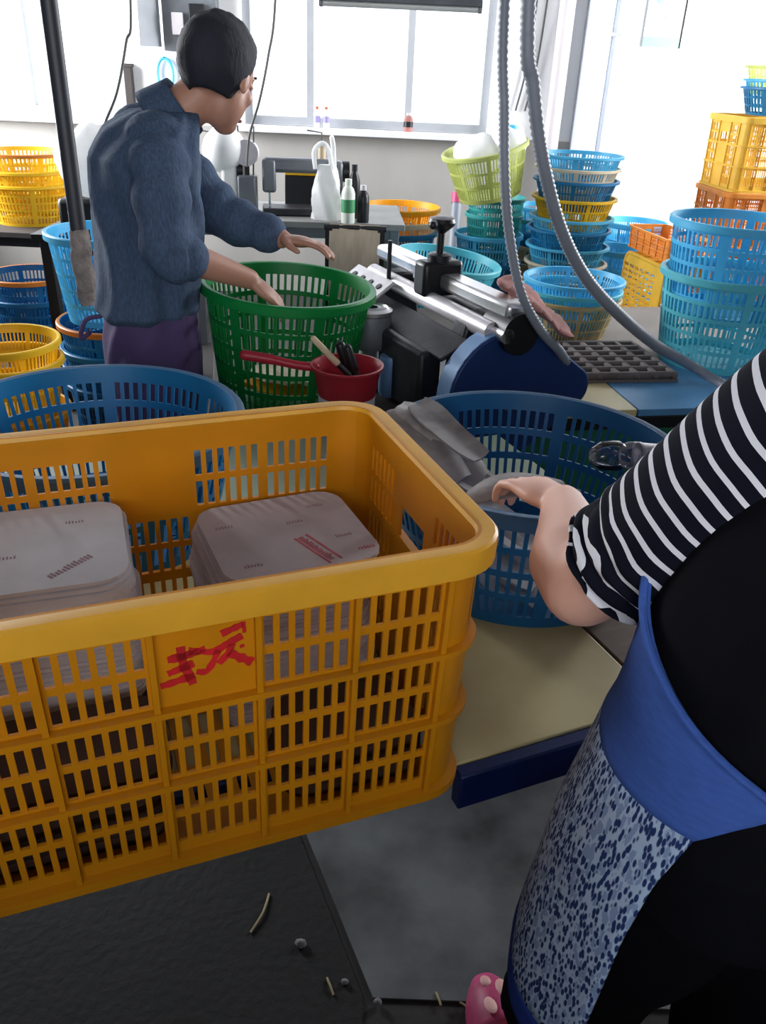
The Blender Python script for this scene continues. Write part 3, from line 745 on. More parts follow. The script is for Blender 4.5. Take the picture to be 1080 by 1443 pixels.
# ------------------------------------------------------------------ leather offcuts in the blue tub
def offcut_mesh(seed, L=.20, W=.085):
    r = random.Random(seed); nx, ny = 12, 5; mb = MB(); rows = []
    for layer in (0, 1):
        for i in range(nx + 1):
            for j in range(ny + 1):
                u = i / nx - .5; v = j / ny - .5
                w = W * (1 - .35 * abs(2 * u) ** 2.5) * (1 + .12 * math.sin(5 * u + seed))
                x = L * u; y = w * v + .02 * math.sin(3 * u + seed); z = .014 * math.cos(2.6 * u) + .006 * math.sin(4 * v + seed) + layer * .0045
                mb.v.append((x, y, z))
    n = (nx + 1) * (ny + 1); I = lambda i, j, l: l * n + i * (ny + 1) + j
    for i in range(nx):
        for j in range(ny):
            mb.f.append((I(i, j, 1), I(i + 1, j, 1), I(i + 1, j + 1, 1), I(i, j + 1, 1))); mb.f.append((I(i, j, 0), I(i, j + 1, 0), I(i + 1, j + 1, 0), I(i + 1, j, 0)))
        for j, fl in ((0, 0), (ny, 1)):
            q = (I(i, j, 0), I(i + 1, j, 0), I(i + 1, j, 1), I(i, j, 1)); mb.f.append(q if not fl else q[::-1])
    for j in range(ny):
        for i, fl in ((0, 1), (nx, 0)):
            q = (I(i, j, 0), I(i, j + 1, 0), I(i, j + 1, 1), I(i, j, 1)); mb.f.append(q[::-1] if not fl else q)
    return mb.mesh('leather_offcut', m_leather)
om = [offcut_mesh(s) for s in (1, 2, 3, 4)]
rr = random.Random(21)
for k in range(20):
    t = k / 19.0
    o = bpy.data.objects.new('leather_offcut', om[k % 4]); C.objects.link(o); sc_ = rr.uniform(.75, 1.0); o.scale = (sc_, sc_ * 1.05, 1)
    o.location = (.20 - .12 * t + rr.uniform(-.03, .03), 1.225 + .13 * t + rr.uniform(-.02, .02), .715 + .215 * t)
    o.rotation_euler = (R(10) + rr.uniform(-.06, .06), R(20) + rr.uniform(-.05, .05), R(-22) + rr.uniform(-.4, .4))
    tag(o, 'curled grey leather offcut in the heap inside the big blue basket', 'leather', 'leather offcuts in the blue basket')

# ================================================================== HANGING PIPE, HOSES, CABLES
pp = thing('hanging_pipe', 'black pipe hanging from the ceiling with a dusty wrapped end beside the man', 'pipe', (-.629, 1.7, 1.03))
MB().tube([(0, 0, .12), (0, 0, ZC - 1.03)], .0155, 16).obj('pipe_length', m_black, pp)
mb = MB().tube([(.002 * math.sin(i), .002 * math.cos(i * 1.7), .15 - i * .0125) for i in range(13)], [.018, .019, .0195, .02, .0205, .0205, .0205, .02, .0195, .019, .018, .016, .012], 16)
mb.v = [tuple(Vector(v) * 1 + Vector((.0022 * noise.noise(Vector(v) * 200), .0022 * noise.noise(Vector(v) * 200 + Vector((5, 5, 5))), 0))) for v in mb.v]
mb.obj('wrapped_end', m_fuzz, pp, label='dusty grey wrapped end')
def hose(name, pts, r, label, pitch=.010, amp=.003):
    P = spline(pts, 60); Q = [P[0]]; 
    acc = 0
    for a, b in zip(P[:-1], P[1:]):
        acc += (b - a).length
        if acc >= pitch / 2: Q.append(b); acc = 0
    rads = [r - (amp if i % 2 else 0) for i in range(len(Q))]
    o = MB().tube(Q, rads, 12).obj(name, m_hose, None, ang=80); return tag(o, label, 'hose')
hose('extraction_hose', [(.155, 2.1, ZC), (.18, 2.1, 2.4), (.212, 2.1, 1.625), (.233, 2.1, 1.42), (.251, 2.1, 1.27), (.276, 2.1, 1.142), (.321, 2.10, 1.003), (.385, 2.13, .905), (.455, 2.19, .832), (.50, 2.25, .77)], .0135, 'grey corrugated hose hanging straight down to the navy belt guard')
hose('extraction_hose', [(.17, 1.95, ZC), (.20, 1.95, 2.4), (.244, 1.95, 1.618), (.275, 1.97, 1.468), (.316, 2.0, 1.329), (.389, 2.06, 1.171), (.482, 2.13, 1.043), (.596, 2.2, .939), (.765, 2.36, .81), (.95, 2.58, .69), (1.05, 2.56, .642), (1.12, 2.40, .638), (1.3, 2.46, .638), (1.45, 2.58, .638)], .0165, 'grey corrugated hose sweeping down in a long curve onto the work table')
def cable(pts, r, mat, label):
    tag(MB().tube(spline(pts, 10), r, 8).obj('hanging_cable', mat), label, 'cable')
cable([(-.80, 3.0, ZC), (-.83, 3.0, 2.3), (-.854, 3.0, 1.634), (-.88, 3.0, 1.518), (-.925, 3.0, 1.376), (-.996, 3.05, 1.268), (-1.06, 3.2, 1.18), (-1.15, 3.5, 1.14)], .0045, m_wirep, 'grey cable hanging to the white covered machine behind the man')
cable([(-.46, 3.8, ZC), (-.48, 3.8, 2.3), (-.512, 3.8, 1.692), (-.545, 3.8, 1.496), (-.584, 3.8, 1.34), (-.647, 3.9, 1.197), (-.698, 4.1, 1.05)], .0055, m_wirep, 'grey cable hanging to the sewing machine before the window')

# hanging tube lamp
lp = thing('tube_lamp', 'hanging fluorescent tube lamp with grey reflector in front of the window', 'lamp', (-.02, 3.6, 1.70))
MB().prism([(-.05, -.012), (-.018, .02), (.018, .02), (.05, -.012), (.046, -.014), (.016, .014), (-.016, .014), (-.046, -.014)], -.3, .3, Matrix(((0, 0, 1, 0), (1, 0, 0, 0), (0, 1, 0, 0), (0, 0, 0, 1)))).obj('reflector', m_greym, lp)
MB().tube([(-.29, 0, -.018), (.29, 0, -.018)], .013, 14).obj('tube', m_tube, lp)
for s in (-1, 1):
    MB().box((s * .295, 0, -.012), (.014, .05, .04)).obj('end_holder', m_greym, lp, bevel=.003)
    MB().tube([(s * .22, 0, .02), (s * .22, 0, ZC - 1.70)], .003, 6).obj('suspension_wire', m_wire, lp)

# ================================================================== BACKGROUND: LEFT
def simple_table(name, label, cx, cy, L, W, H, mat, lmat, rz=0, group=None):
    t = thing(name, label, 'table', (cx, cy, 0), rz, group)
    MB().box((0, 0, H - .015), (L, W, .03)).obj('top', mat, t, bevel=.003)
    for sy in (-1, 1): MB().box((0, sy * (W / 2 - .04), H - .055), (L - .1, .03, .05)).obj('apron_rail', lmat, t, bevel=.002)
    for sx in (-1, 1):
        for sy in (-1, 1): MB().box((sx * (L / 2 - .05), sy * (W / 2 - .04), (H - .03) / 2), (.045, .045, H - .03)).obj('leg', lmat, t, bevel=.002)
    return t
simple_table('side_table', 'dark table below the left window carrying yellow baskets', -2.15, 5.0, 1.0, .7, .60, m_darkw, m_blackm)
nest(-2.10, 5.0, .60, [('yellow basket at the bottom of the orange-rimmed stack on the dark table', m_yel, 0), ('yellow basket in the middle of the orange-rimmed stack on the dark table', m_yel, .07), ('yellow basket with orange rim topmost on the dark table', m_yel, .09, m_orng)], 'deep', .50, .22)
nest(-1.12, 3.31, .0, [('blue basket on the floor under the orange-rimmed basket', m_blue, 0), ('blue basket second in the floor stack under the orange rim', m_blue, .07), ('blue basket third in the floor stack under the orange rim', m_blue2, .07), ('blue basket with orange rim under the tall sky blue basket', m_blue2, .10, m_orng)], 'deep', .46, .30)
basket('tall sky blue basket standing in the orange-rimmed basket behind the man', m_sky, (-1.12, 3.31, .545), .46, .34, 'deep')
nest(-1.80, 4.13, .0, [('dark blue basket on the floor beneath the worn orange-rimmed one', m_blue, 0), ('dark blue basket in the middle of the worn orange-rimmed floor stack', m_blue, .11), ('dark blue basket with worn orange rim topmost below the dark table', m_blue, .10, m_orng)], 'deep', .42, .30)
nest(-1.42, 2.95, .0, [('yellow basket on the floor under two others behind the big blue basket', m_amber, 0), ('yellow basket in the middle of the low yellow floor stack', m_yel, .2), ('yellow basket on top of the low yellow floor stack', m_yel, .07)], 'fine', .40, .28)

# ================================================================== BACKGROUND: SEWING TABLE
simple_table('sewing_table', 'long grey sewing table below the window with machines on it', -.55, 4.5, 1.15, .62, .80, m_greyt, m_greym, R(4))
def sewing_machine(label, x, y, z, rz, body, base_c, sc=1.0):
    t = thing('sewing_machine', label, 'sewing machine', (x, y, z), rz); t.scale = (sc,) * 3
    MB().box((0, 0, .02), (.46, .18, .04)).obj('bed', base_c, t, bevel=.008)
    MB().box((.17, 0, .16), (.09, .12, .25)).obj('pillar', body, t, bevel=.02)
    MB().box((-.02, 0, .255), (.40, .09, .075)).obj('arm', body, t, bevel=.02)
    hd = MB().box((-.19, 0, .2), (.075, .10, .17)).obj('head', body, t, bevel=.015)
    MB().tube([(-.19, -.0, .12), (-.19, 0, .045)], .006, 8).obj('needle_bar', m_steel, hd)
    MB().tube([(.215, 0, .23), (.25, 0, .23)], .055, 22).obj('hand_wheel', m_blackm, t)
    MB().lathe([(.02, .29), (.02, .36), (.012, .365)], 14, (.1, 0, 0)).obj('thread_spool', m_wood, t)
    MB().tube([(.1, .03, .29), (.1, .03, .42), (.02, .03, .43)], .004, 6).obj('thread_stand', m_wire, t)
    return t
sewing_machine('grey sewing machine with dark base by the white bag', -.47, 4.42, .80, R(8), m_greym, m_iron, .9)
sm = sewing_machine('white and green sewing machine in front of the man', -.98, 4.40, .80, R(4), m_whitep, m_greenp, .85)
# white lamp shade over the machine
ls = thing('machine_lamp', 'white shaded work lamp in front of the man over the sewing table', 'lamp', (-.87, 4.62, .80))
MB().lathe([(.05, 0), (.05, .012), (.012, .018)], 20).obj('base', m_greym, ls)
MB().tube(spline([(0, 0, .015), (.02, 0, .2), (.03, -.1, .33), (.02, -.2, .33)], 6), .008, 8).obj('arm', m_greym, ls)
MB().lathe([(.11, -.06), (.105, -.03), (.07, .05), (.03, .075), (.0, .076)], 24, (.02, -.24, .32), False, Matrix.Rotation(R(50), 3, 'X') @ Matrix.Rotation(R(10), 3, 'Y')).obj('shade', m_whitep, ls)
# wheel and belt box on the table
bw = thing('bobbin_winder', 'small bobbin winder with pale wheel beside the grey sewing machine', 'winder', (-.745, 4.38, .80))
MB().box((0, 0, .09), (.09, .08, .18)).obj('stand', m_greym, bw, bevel=.01)
MB().tube([(0, -.02, .28), (0, .02, .28)], .06, 26).obj('wheel', m_whit, bw)
MB().tube([(0, 0, .16), (0, 0, .28)], .012, 10).obj('post', m_iron, bw)
for dx in (-.03, .03): MB().tube([(dx, 0, .17), (dx * 1.3, 0, .40)], .004, 6).obj('rod', m_wire, bw)
bx_ = thing('card_box', 'yellow and dark card box between the sewing machine and the wall', 'box', (-.48, 4.66, .80))
MB().box((0, 0, .08), (.22, .1, .16)).obj('box_body', m_blackm, bx_, bevel=.004); MB().box((0, -.002, .185), (.22, .1, .05)).obj('lid', m_yel, bx_, bevel=.004)
# white carrier bag
bg = thing('carrier_bag', 'white plastic carrier bag with two looped handles standing on the sewing table', 'bag', (-.345, 4.30, .80))
mb = MB(); rings = []
for i in range(12):
    t = i / 11; z = .25 * t; a = .075 * (1 - .45 * t ** 2); b = .045 * (1 - .5 * t)
    rings.append([Vector((a * math.cos(q) * (1 + .12 * math.sin(5 * q + 9 * t)), b * math.sin(q) * (1 + .15 * math.sin(4 * q + 6 * t)), z)) for q in [2 * PI * k / 24 for k in range(24)]])
mb.loft(rings); mb.obj('bag_body', m_bag, bg)
for s in (-1, 1): MB().tube(spline([(s * .035 - .02, s * .01, .23), (s * .045 - .015, s * .01, .31), (s * .02, s * .01, .375 - .03 * (s < 0)), (s * .01 + .02, s * .01, .31), (s * .005 + .03, s * .01, .23)], 6), .011, 8).obj('handle', m_bag, bg)
def bottle(label, x, y, z, r, h, bm_, lm, cm, group=None):
    t = thing('bottle', label, 'bottle', (x, y, z), 0, group)
    MB().lathe([(.0, 0), (r * .95, 0), (r, r * .15), (r, h * .68), (r * .8, h * .78), (r * .42, h * .86), (r * .42, h * .88), (0, h * .88)], 20, caps=False).obj('body', bm_, t)
    MB().lathe([(r * 1.02, h * .25), (r * 1.02, h * .55)], 20, caps=False).obj('paper_label', lm, t)
    MB().lathe([(r * .5, h * .87), (r * .5, h), (0, h)], 16, caps=False).obj('cap', cm, t)
bottle('milky bottle with green label on the sewing table edge', -.235, 4.22, .80, .033, .20, m_bottlew, m_bottleg, m_bottlew)
bottle('dark bottle with pale cap beside the milky bottle', -.165, 4.26, .80, .03, .17, m_blackm, m_blackm, m_whit)
bottle('dark slim bottle behind the white carrier bag', -.215, 4.38, .80, .028, .25, m_blackm, m_blackm, m_blackm)
for x in (-.545, -.485): bottle('violet-labelled bottle with orange cap on the window sill', x, YB - .05, SILL, .022, .125, m_bottlew, m_viol, m_cap, 'bottles on the window sill')
bottle('squat dark jar with pale lid on the window sill', .05, YB - .05, SILL, .03, .11, m_dusty, m_blackm, m_whit)
bb = thing('covered_machine', 'sewing machine under a bulging white cover behind the man', 'machine', (-1.25, 3.75, .80))
simple_table('machine_stand', 'dark stand carrying the white covered machine behind the man', -1.28, 3.78, .52, .36, .80, m_blackm, m_blackm)
MB().box((0, 0, .07), (.36, .2, .14)).obj('machine_base', m_blackm, bb, bevel=.02)
mb = MB().ell((.0, 0, .27), (.19, .12, .15), None, 28, 16)
mb.v = [tuple(Vector(v) * (1 + .09 * noise.noise(Vector(v) * 14))) for v in mb.v]; mb.obj('white_cover', m_bag, bb)
# cream hides hung on a rack below the table end
hk = thing('hide_rack', 'cream hides folded over a low rail beyond the machine', 'rack', (-.17, 3.62, 0))
for s in (-.11, .11): MB().box((s, 0, .44), (.03, .03, .88)).obj('post', m_blackm, hk)
MB().tube([(-.13, 0, .88), (.13, 0, .88)], .012, 10).obj('rail', m_blackm, hk)
for k in range(5):
    x = -.085 + .042 * k
    mb = MB(); P = []
    for z, y in ((.55, -.05), (.7, -.045), (.84, -.03), (.895, 0), (.84, .03), (.7, .04)): P.append([Vector((x - .022, y - .004 * (k % 2), z)), Vector((x + .022, y, z)), Vector((x + .022, y * .86, z - .004)), Vector((x - .022, y * .86, z - .004))])
    mb.loft(P); mb.obj('hide_strip', m_hide, hk)
# switch box on the pillar between the windows
sb = thing('switch_box', 'grey open electrical switch box on the pier between the windows', 'switch box', (-1.33, YB - .07, 1.50))
MB().box((0, .03, .3), (.34, .08, .6)).obj('case', m_greym, sb, bevel=.005)
MB().box((-.24, -.06, .32), (.012, .2, .6), RZ(R(-25))).obj('door', m_frame, sb, bevel=.003)
for x, z, w, h in ((-.07, .15, .07, .12), (.05, .18, .09, .16), (-.04, .38, .12, .1), (.08, .42, .06, .14)): MB().box((x, -.02, z), (w, .04, h)).obj('breaker', m_whit if x < 0 else m_blackm, sb, bevel=.004)
hp = thing('hanging_loop', 'pale blue plastic loop hanging on a nail below the switch box', 'loop', (-1.52, YB - .02, 1.28))
MB().tube([(.05 * math.cos(2 * PI * k / 24), 0, .09 + .09 * math.sin(2 * PI * k / 24)) for k in range(25)], .010, 10).obj('ring', m_ring, hp)
MB().tube([(0, .02, .18), (0, -.015, .185)], .004, 6).obj('nail', m_wire, hp)
st = thing('wall_post', 'short brown wooden post on the wall at the left window edge', 'post', (-1.755, YB - .03, 1.10)); MB().box((0, 0, .15), (.05, .05, .30)).obj('stick', m_darkw, st, bevel=.004); MB().box((0, 0, .31), (.06, .055, .02)).obj('cap', m_darkw, st)
# poster
po = thing('wall_poster', 'pale poster with pink figure and green foot strip on the white wall', 'poster', (1.60, YB - .008, 1.64))
MB().box((0, 0, .25), (.23, .006, .5)).obj('paper', m_poster, po)
MB().box((0, -.004, .03), (.225, .002, .055)).obj('green_strip', m_pgreen, po)
MB().ell((.03, -.004, .17), (.03, .002, .05)).obj('pink_patch', m_ppink, po); MB().ell((-.04, -.004, .28), (.035, .002, .05)).obj('green_patch', m_pgreen, po)
MB().box((.119, -.001, .25), (.008, .012, .5)).obj('dark_edging', m_blackm, po)

# ================================================================== BACKGROUND: RIGHT BASKETS
nest(.205, 3.72, .0, [('cyan basket on the floor at the bottom of the tilted cyan stack', m_cyan, 0), ('cyan basket second in the tilted cyan stack behind the machine', m_cyan, .14), ('cyan basket third in the tilted cyan stack behind the machine', m_cyan, .14), ('cyan basket just under the topmost of the stack behind the machine', m_cyan, .12)], 'fine', .46, .26)
basket('cyan basket tipped on top of the stack behind the splitting machine', m_cyan, (.205, 3.72, .50), .47, .26, 'fine', tilt=(R(2), R(7)))
nest(.02, 5.07, .0, [('blue basket on the floor below the window under the amber one', m_blue2, 0), ('blue basket in the middle of the stack under the amber one', m_blue2, .2), ('teal blue basket right under the amber basket below the window', m_blue2, .14), ('cream basket pressed into the amber one below the window', m_cream, .06), ('amber yellow basket topmost of the stack below the window', m_amber, .07)], 'fine', .46, .30)
x, y = .545, 5.02
nest(x, y, .0, [('blue basket on the floor under the teal ones by the wall', m_blue2, 0), ('blue basket in the middle under the teal ones by the wall', m_blue2, .2), ('blue basket directly under the teal ones by the wall', m_sky, .15)], 'deep', .40, .30)
nest(x + .02, y, .50, [('teal basket lower of two under the lime basket', m_teal, 0), ('teal basket upper of two under the lime basket', m_teal, .09)], 'deep', .34, .26)
basket('lime green basket tipped sideways on the teal stack and filled with a white bag', m_lime, (.50, 4.76, .885), .46, .25, 'fine', tilt=(R(6), R(-13)))
wb = thing('stuffed_bag', 'white stuffed plastic bag bulging out of the lime basket', 'bag', (.47, 4.74, 1.03))
mb = MB().ell((-.05, 0, .06), (.13, .13, .10), None, 24, 14); mb.v = [tuple(Vector(v) * (1 + .14 * noise.noise(Vector(v) * 11))) for v in mb.v]; mb.obj('bag_body', m_bag, wb)
mb = MB().ell((.09, -.02, .12), (.10, .10, .09), None, 24, 14); mb.v = [tuple(Vector(v) * (1 + .14 * noise.noise(Vector(v) * 13))) for v in mb.v]; mb.obj('bag_neck', m_bag, wb)
MB().ell((.10, -.04, .19), (.035, .03, .02), None, 12, 8).obj('blue_knot', m_ring, wb, label='turquoise knot')
rl = thing('fabric_roll', 'grey roll with pink end leaning on the wall beside the teal baskets', 'roll', (.36, 5.3, .0))
MB().tube([(0, 0, 0), (.02, .30, .72)], .032, 18).obj('roll_body', m_hose, rl); MB().tube([(.02, .30, .72), (.022, .325, .78)], .036, 18).obj('pink_end', m_pink, rl)
cols_ = [('beige basket on the floor at the foot of the tall mixed stack', m_beige, 0), ('beige basket second in the tall mixed stack', m_beige, .1), ('cream basket third in the tall mixed stack', m_cream, .1), ('beige basket fourth in the tall mixed stack', m_beige, .1), ('cream basket fifth in the tall mixed stack', m_cream, .1), ('sky blue basket above the cream one in the tall mixed stack', m_sky, .09), ('blue basket below the yellow one in the tall mixed stack', m_blue2, .09), ('sky blue basket touching the yellow one in the tall mixed stack', m_sky, .06), ('yellow basket in the tall mixed stack by the column', m_yel, .10), ('blue basket over the yellow one in the tall mixed stack', m_blue2, .09), ('cream basket near the top of the tall mixed stack', m_cream, .06), ('bright sky blue basket topmost of the tall mixed stack', m_sky, .06)]
nest(.955, 4.78, -.0, cols_, 'fine', .46, .16)
cols_ = [('olive beige basket on the floor in the stack squeezed behind the tall mixed stack', m_beige, 0), ('olive beige basket second in the stack squeezed behind the tall mixed stack', m_beige, .12), ('olive beige basket third in the stack squeezed behind the tall mixed stack', m_beige, .12), ('olive beige basket fourth in the stack squeezed behind the tall mixed stack', m_beige, .1), ('blue basket over the beige ones behind the tall mixed stack', m_blue2, .08), ('green basket under a pale blue one behind the tall mixed stack', m_teal, .07), ('pale sky blue basket topmost behind the tall mixed stack', m_sky, .07)]
nest(.885, 5.25, .0, cols_, 'fine', .36, .22)
nest(1.50, 5.48, .0, [('sky blue basket on the floor at the foot of the far wall stack', m_sky, 0), ('sky blue basket second in the far wall stack', m_sky, .14), ('sky blue basket third in the far wall stack', m_sky, .13), ('sky blue basket topmost of the far wall stack', m_sky, .11)], 'fine', .40, .30)
nest(1.30, 5.02, .0, [('bright blue basket on the floor before the far wall stack', m_sky, 0), ('bright blue basket in the middle before the far wall stack', m_sky, .16), ('bright blue basket topmost before the far wall stack', m_sky, .14)], 'fine', .34, .30)
# crates standing on end, and the tall crate column
for k, (lab, mt) in enumerate((('yellow crate standing on end on the floor beside the cyan baskets', m_crate_old), )):
    make_crate(lab, (1.255, 4.30, .352), 0, mt, mt, rot=(0, R(90), R(12)), scale=(1.1, 1, .62))
make_crate('orange crate lying on top of the yellow crate that stands on end', (1.355, 4.32, .705), R(102), m_crate_or, m_crate_or, scale=(.72, .5, .3))
zz = 0
for lab, mt, s in (('orange brown crate on the floor at the foot of the tall crate column', m_crate_or, 1), ('orange brown crate second in the tall crate column', m_crate_or, 1), ('orange crate under the topmost of the tall crate column', m_crate_or, .78), ('pale yellow crate topmost of the tall crate column with a blue tag', m_crate_old, 1)):
    t, _ = make_crate(lab, (1.90, 4.78, zz), R(6), mt, mt, scale=(.74, 1, s)); zz += .352 * s
MB().box((-.06, -.216, .27), (.06, .004, .05)).obj('blue_tag', m_boardb, t, label='blue tag')
nest(1.96, 4.80, zz, [('blue basket standing on the tall crate column', m_blue2, 0), ('sky blue basket nested over the blue one on the tall crate column', m_sky, .035), ('pale green basket topmost on the tall crate column', m_lime, .06)], 'low', .44, .13)
# cyan stack and friends on the far table
nest(1.125, 2.86, TZ, [('cyan basket with rows of dark slots standing on the work table', m_cyan, 0), ('sky blue basket with hand holes nested in the cyan one on the work table', m_sky, .165)], 'handle', .45, .31)
nest(.66, 3.09, TZ, [('striped beige basket on the work table behind the grid tray', m_beige, 0), ('teal basket nested between beige and blue on the work table', m_cyan, .03), ('sky blue basket nested on the work table behind the grid tray', m_sky, .035)], 'fine', .37, .15)
basket('ochre basket on the floor beyond the table between crate and cyan baskets', m_amber, (1.13, 3.55, .0), .40, .5, 'deep', rim=m_beige)

# ================================================================== PEOPLE
def remesh(o, vox, sm=6):
    m = o.modifiers.new('remesh', 'REMESH'); m.mode = 'VOXEL'; m.voxel_size = vox; m.use_smooth_shade = True
    s = o.modifiers.new('smooth', 'SMOOTH'); s.factor = .5; s.iterations = sm
    return o
def hand(mb, wrist, fwd, up, thumb_side, curl=.5, s=1.0, spread=.1):
    # palm, four unequal bent fingers and a thumb leaving the side of the palm
    w = Vector(wrist); f = Vector(fwd).normalized(); u = Vector(up); u = (u - f * u.dot(f)).normalized(); l = u.cross(f) * thumb_side
    rot = Matrix((f, l, u)).transposed()
    mb.ell(w + f * .045 * s, (.05 * s, .04 * s, .016 * s), rot, 14, 8)
    for off, ln in ((.030, .072), (.010, .08), (-.010, .075), (-.029, .058)):
        p = w + f * .08 * s + l * off * s; d = (f + l * off * spread * 20 * .1).normalized(); r = .0088 * s; a = 0
        pts = [p - f * .02 * s]
        for k, fr in enumerate((.45, .31, .24)):
            pts.append(p); a += curl * (.5 if k == 0 else 1.0) * .9
            p = p + (d * math.cos(a) - u * math.sin(a)) * ln * s * fr
        pts.append(p)
        mb.tube(pts, [r, r, r * .95, r * .88, r * .75], 10, round_ends=True)
    b = w + f * .02 * s + l * .03 * s
    t1 = b + (f * .6 + l * .7 - u * .25).normalized() * .036 * s; t2 = t1 + (f * .9 + l * .15 - u * .4).normalized() * .030 * s
    mb.tube([w + f * .015 * s + l * .012 * s, b, t1, t2], [.014 * s, .0125 * s, .0105 * s, .008 * s], 10, round_ends=True)
def head(mb, c, yaw, pitch, s=1.0):
    # local x = facing, y = left, z = up; head height about .23
    rot = Matrix.Rotation(yaw, 3, 'Z') @ Matrix.Rotation(pitch, 3, 'Y'); c = Vector(c)
    P = lambda x, y, z: c + rot @ (Vector((x, y, z)) * s)
    mb.ell(c + rot @ Vector((-.012, 0, .03)) * s, (.097 * s, .077 * s, .09 * s), rot, 20, 14)
    mb.ell(P(.03, 0, -.035), (.06 * s, .058 * s, .075 * s), rot, 18, 12)
    mb.ell(P(.055, 0, -.088), (.03 * s, .032 * s, .026 * s), rot, 14, 8)
    mb.tube([P(.085, 0, .012), P(.104, 0, -.028), P(.09, 0, -.04)], [.010 * s, .014 * s, .012 * s], 10, round_ends=True)
    for y in (-1, 1):
        mb.ell(P(-.008, y * .077, -.012), (.018 * s, .009 * s, .032 * s), rot, 12, 8)
        mb.ell(P(.075, y * .033, .012), (.012 * s, .017 * s, .009 * s), rot, 10, 6)
        mb.ell(P(.072, y * .03, .03), (.014 * s, .024 * s, .007 * s), rot, 10, 6)
        mb.ell(P(.055, y * .045, -.025), (.02 * s, .02 * s, .02 * s), rot, 10, 6)
    mb.ell(P(.083, 0, -.062), (.012 * s, .025 * s, .006 * s), rot, 12, 6); mb.ell(P(.081, 0, -.072), (.012 * s, .022 * s, .006 * s), rot, 12, 6)
    return P, rot
def face_details(P, rot, parent, s=1.0):
    for y in (-1, 1):
        e = MB().ell(P(.079, y * .033, .012), (.010 * s, .013 * s, .0075 * s), rot, 12, 8).obj('eye', m_whitep, parent)
        MB().ell(P(.0885, y * .033, .012), (.0025 * s, .005 * s, .005 * s), rot, 10, 6).obj('iris', m_blackm, e)
        MB().tube([P(.083, y * .018, .034), P(.085, y * .034, .038), P(.076, y * .05, .034)], .0035 * s, 6, round_ends=True).obj('eyebrow', m_hair, parent)
    MB().tube([P(.088, -.022, -.067), P(.094, 0, -.066), P(.088, .022, -.067)], .004 * s, 8, round_ends=True).obj('lips', m_dusty, parent)
def hair_cap(P, rot, c, parent, s=1.0, nape=-.075, front=.055):
    mb = MB(); nu, nv = 40, 26; keep = {}
    for j in range(nv + 1):
        t = PI / 2 - PI * .80 * j / nv
        for k in range(nu):
            a = 2 * PI * k / nu
            d = Vector((math.cos(t) * math.cos(a), math.cos(t) * math.sin(a), math.sin(t)))
            q = Vector((-.014 + .112 * d.x, .090 * d.y, .026 + .108 * d.z))
            q *= 1 + .035 * noise.noise(d * 5) + .015 * noise.noise(d * 17)
            lim = front if q.x > .035 else (nape + (front - nape) * max(0, (q.x + .03) / .065) ** 1.2 if q.x > -.03 else nape)
            keep[(j, k)] = q.z > lim
            g = min(1.0, max(0.0, (q.z - lim) / .05)); q.x = (q.x + .014) * (.88 + .12 * g) - .014; q.y *= .90 + .10 * g
            mb.v.append(tuple(P(q.x, q.y, max(q.z, lim - .006)) if not keep[(j, k)] else P(*q)))
    for j in range(nv):
        for k in range(nu):
            k2 = (k + 1) % nu
            if sum(keep[x] for x in ((j, k), (j, k2), (j + 1, k), (j + 1, k2))) >= 2: mb.f.append((j * nu + k, (j + 1) * nu + k, (j + 1) * nu + k2, j * nu + k2))
    o = mb.obj('hair', m_hair, parent); sd = o.modifiers.new('thick', 'SOLIDIFY'); sd.thickness = .016 * s; sd.offset = -1; return o
def cloth_loft(rings, n=40, wr=.006, fs=9.0, seed=0, fold=0.0):
    # rings: (centre, half front, half side, yaw)
    out = []; 
    for c, a, b, yaw in rings:
        c = Vector(c); rr_ = []
        for k in range(n):
            q = 2 * PI * k / n; e = Vector((a * math.copysign(abs(math.cos(q)) ** .85, math.cos(q)), b * math.copysign(abs(math.sin(q)) ** .85, math.sin(q)), 0))
            p = c + RZ(yaw) @ e; d = (p - c).normalized() if (p - c).length > 0 else Vector((1, 0, 0))
            rr_.append(p + d * fold * math.sin(9 * q + 2.5 * math.sin(p.z * 11) + 4 * noise.noise(p * 5)) + d * wr * noise.noise(Vector((p.x * fs, p.y * fs, p.z * fs * .5 + seed))))
        out.append(rr_)
    return out
def interp(keys, n):
    out = []
    for i in range(n):
        t = i / (n - 1) * (len(keys) - 1); k = min(int(t), len(keys) - 2); f = t - k; f = f * f * (3 - 2 * f)
        A, B = keys[k], keys[k + 1]
        out.append((Vector(A[0]).lerp(Vector(B[0]), f),) + tuple(A[j] + (B[j] - A[j]) * f for j in range(1, 4)))
    return out

# ---- the man in the slate blue shirt
MYW = R(24)
man = thing('person', 'man in a slate blue shirt and purple apron standing bent over the green basket', 'person', (-.66, 2.22, 0))
ml = Vector((-.66, 2.22, 0))
def ml_(p): return Vector(p) - ml
rsh, relb, rwr = (-.565, 2.095, 1.285), (-.535, 2.005, 1.085), (-.365, 2.125, 1.0)
lsh, lelb, lwr = (-.67, 2.34, 1.285), (-.47, 2.36, 1.115), (-.305, 2.30, 1.07)
hc = (-.438, 2.235, 1.452)
b = MB()
P, hr = head(b, ml_(hc), R(68), R(26), 1.0)
b.tube([ml_((-.60, 2.215, 1.33)), ml_((-.53, 2.22, 1.375)), ml_((-.46, 2.235, 1.43))], [.05, .054, .054], 16, round_ends=True)
b.ell(ml_((-.625, 2.215, 1.22)), (.09, .15, .13), RZ(MYW), 20, 12); b.ell(ml_((-.645, 2.215, .98)), (.085, .13, .16), RZ(MYW), 20, 12); b.ell(ml_((-.65, 2.215, .84)), (.085, .125, .10), RZ(MYW), 20, 12)
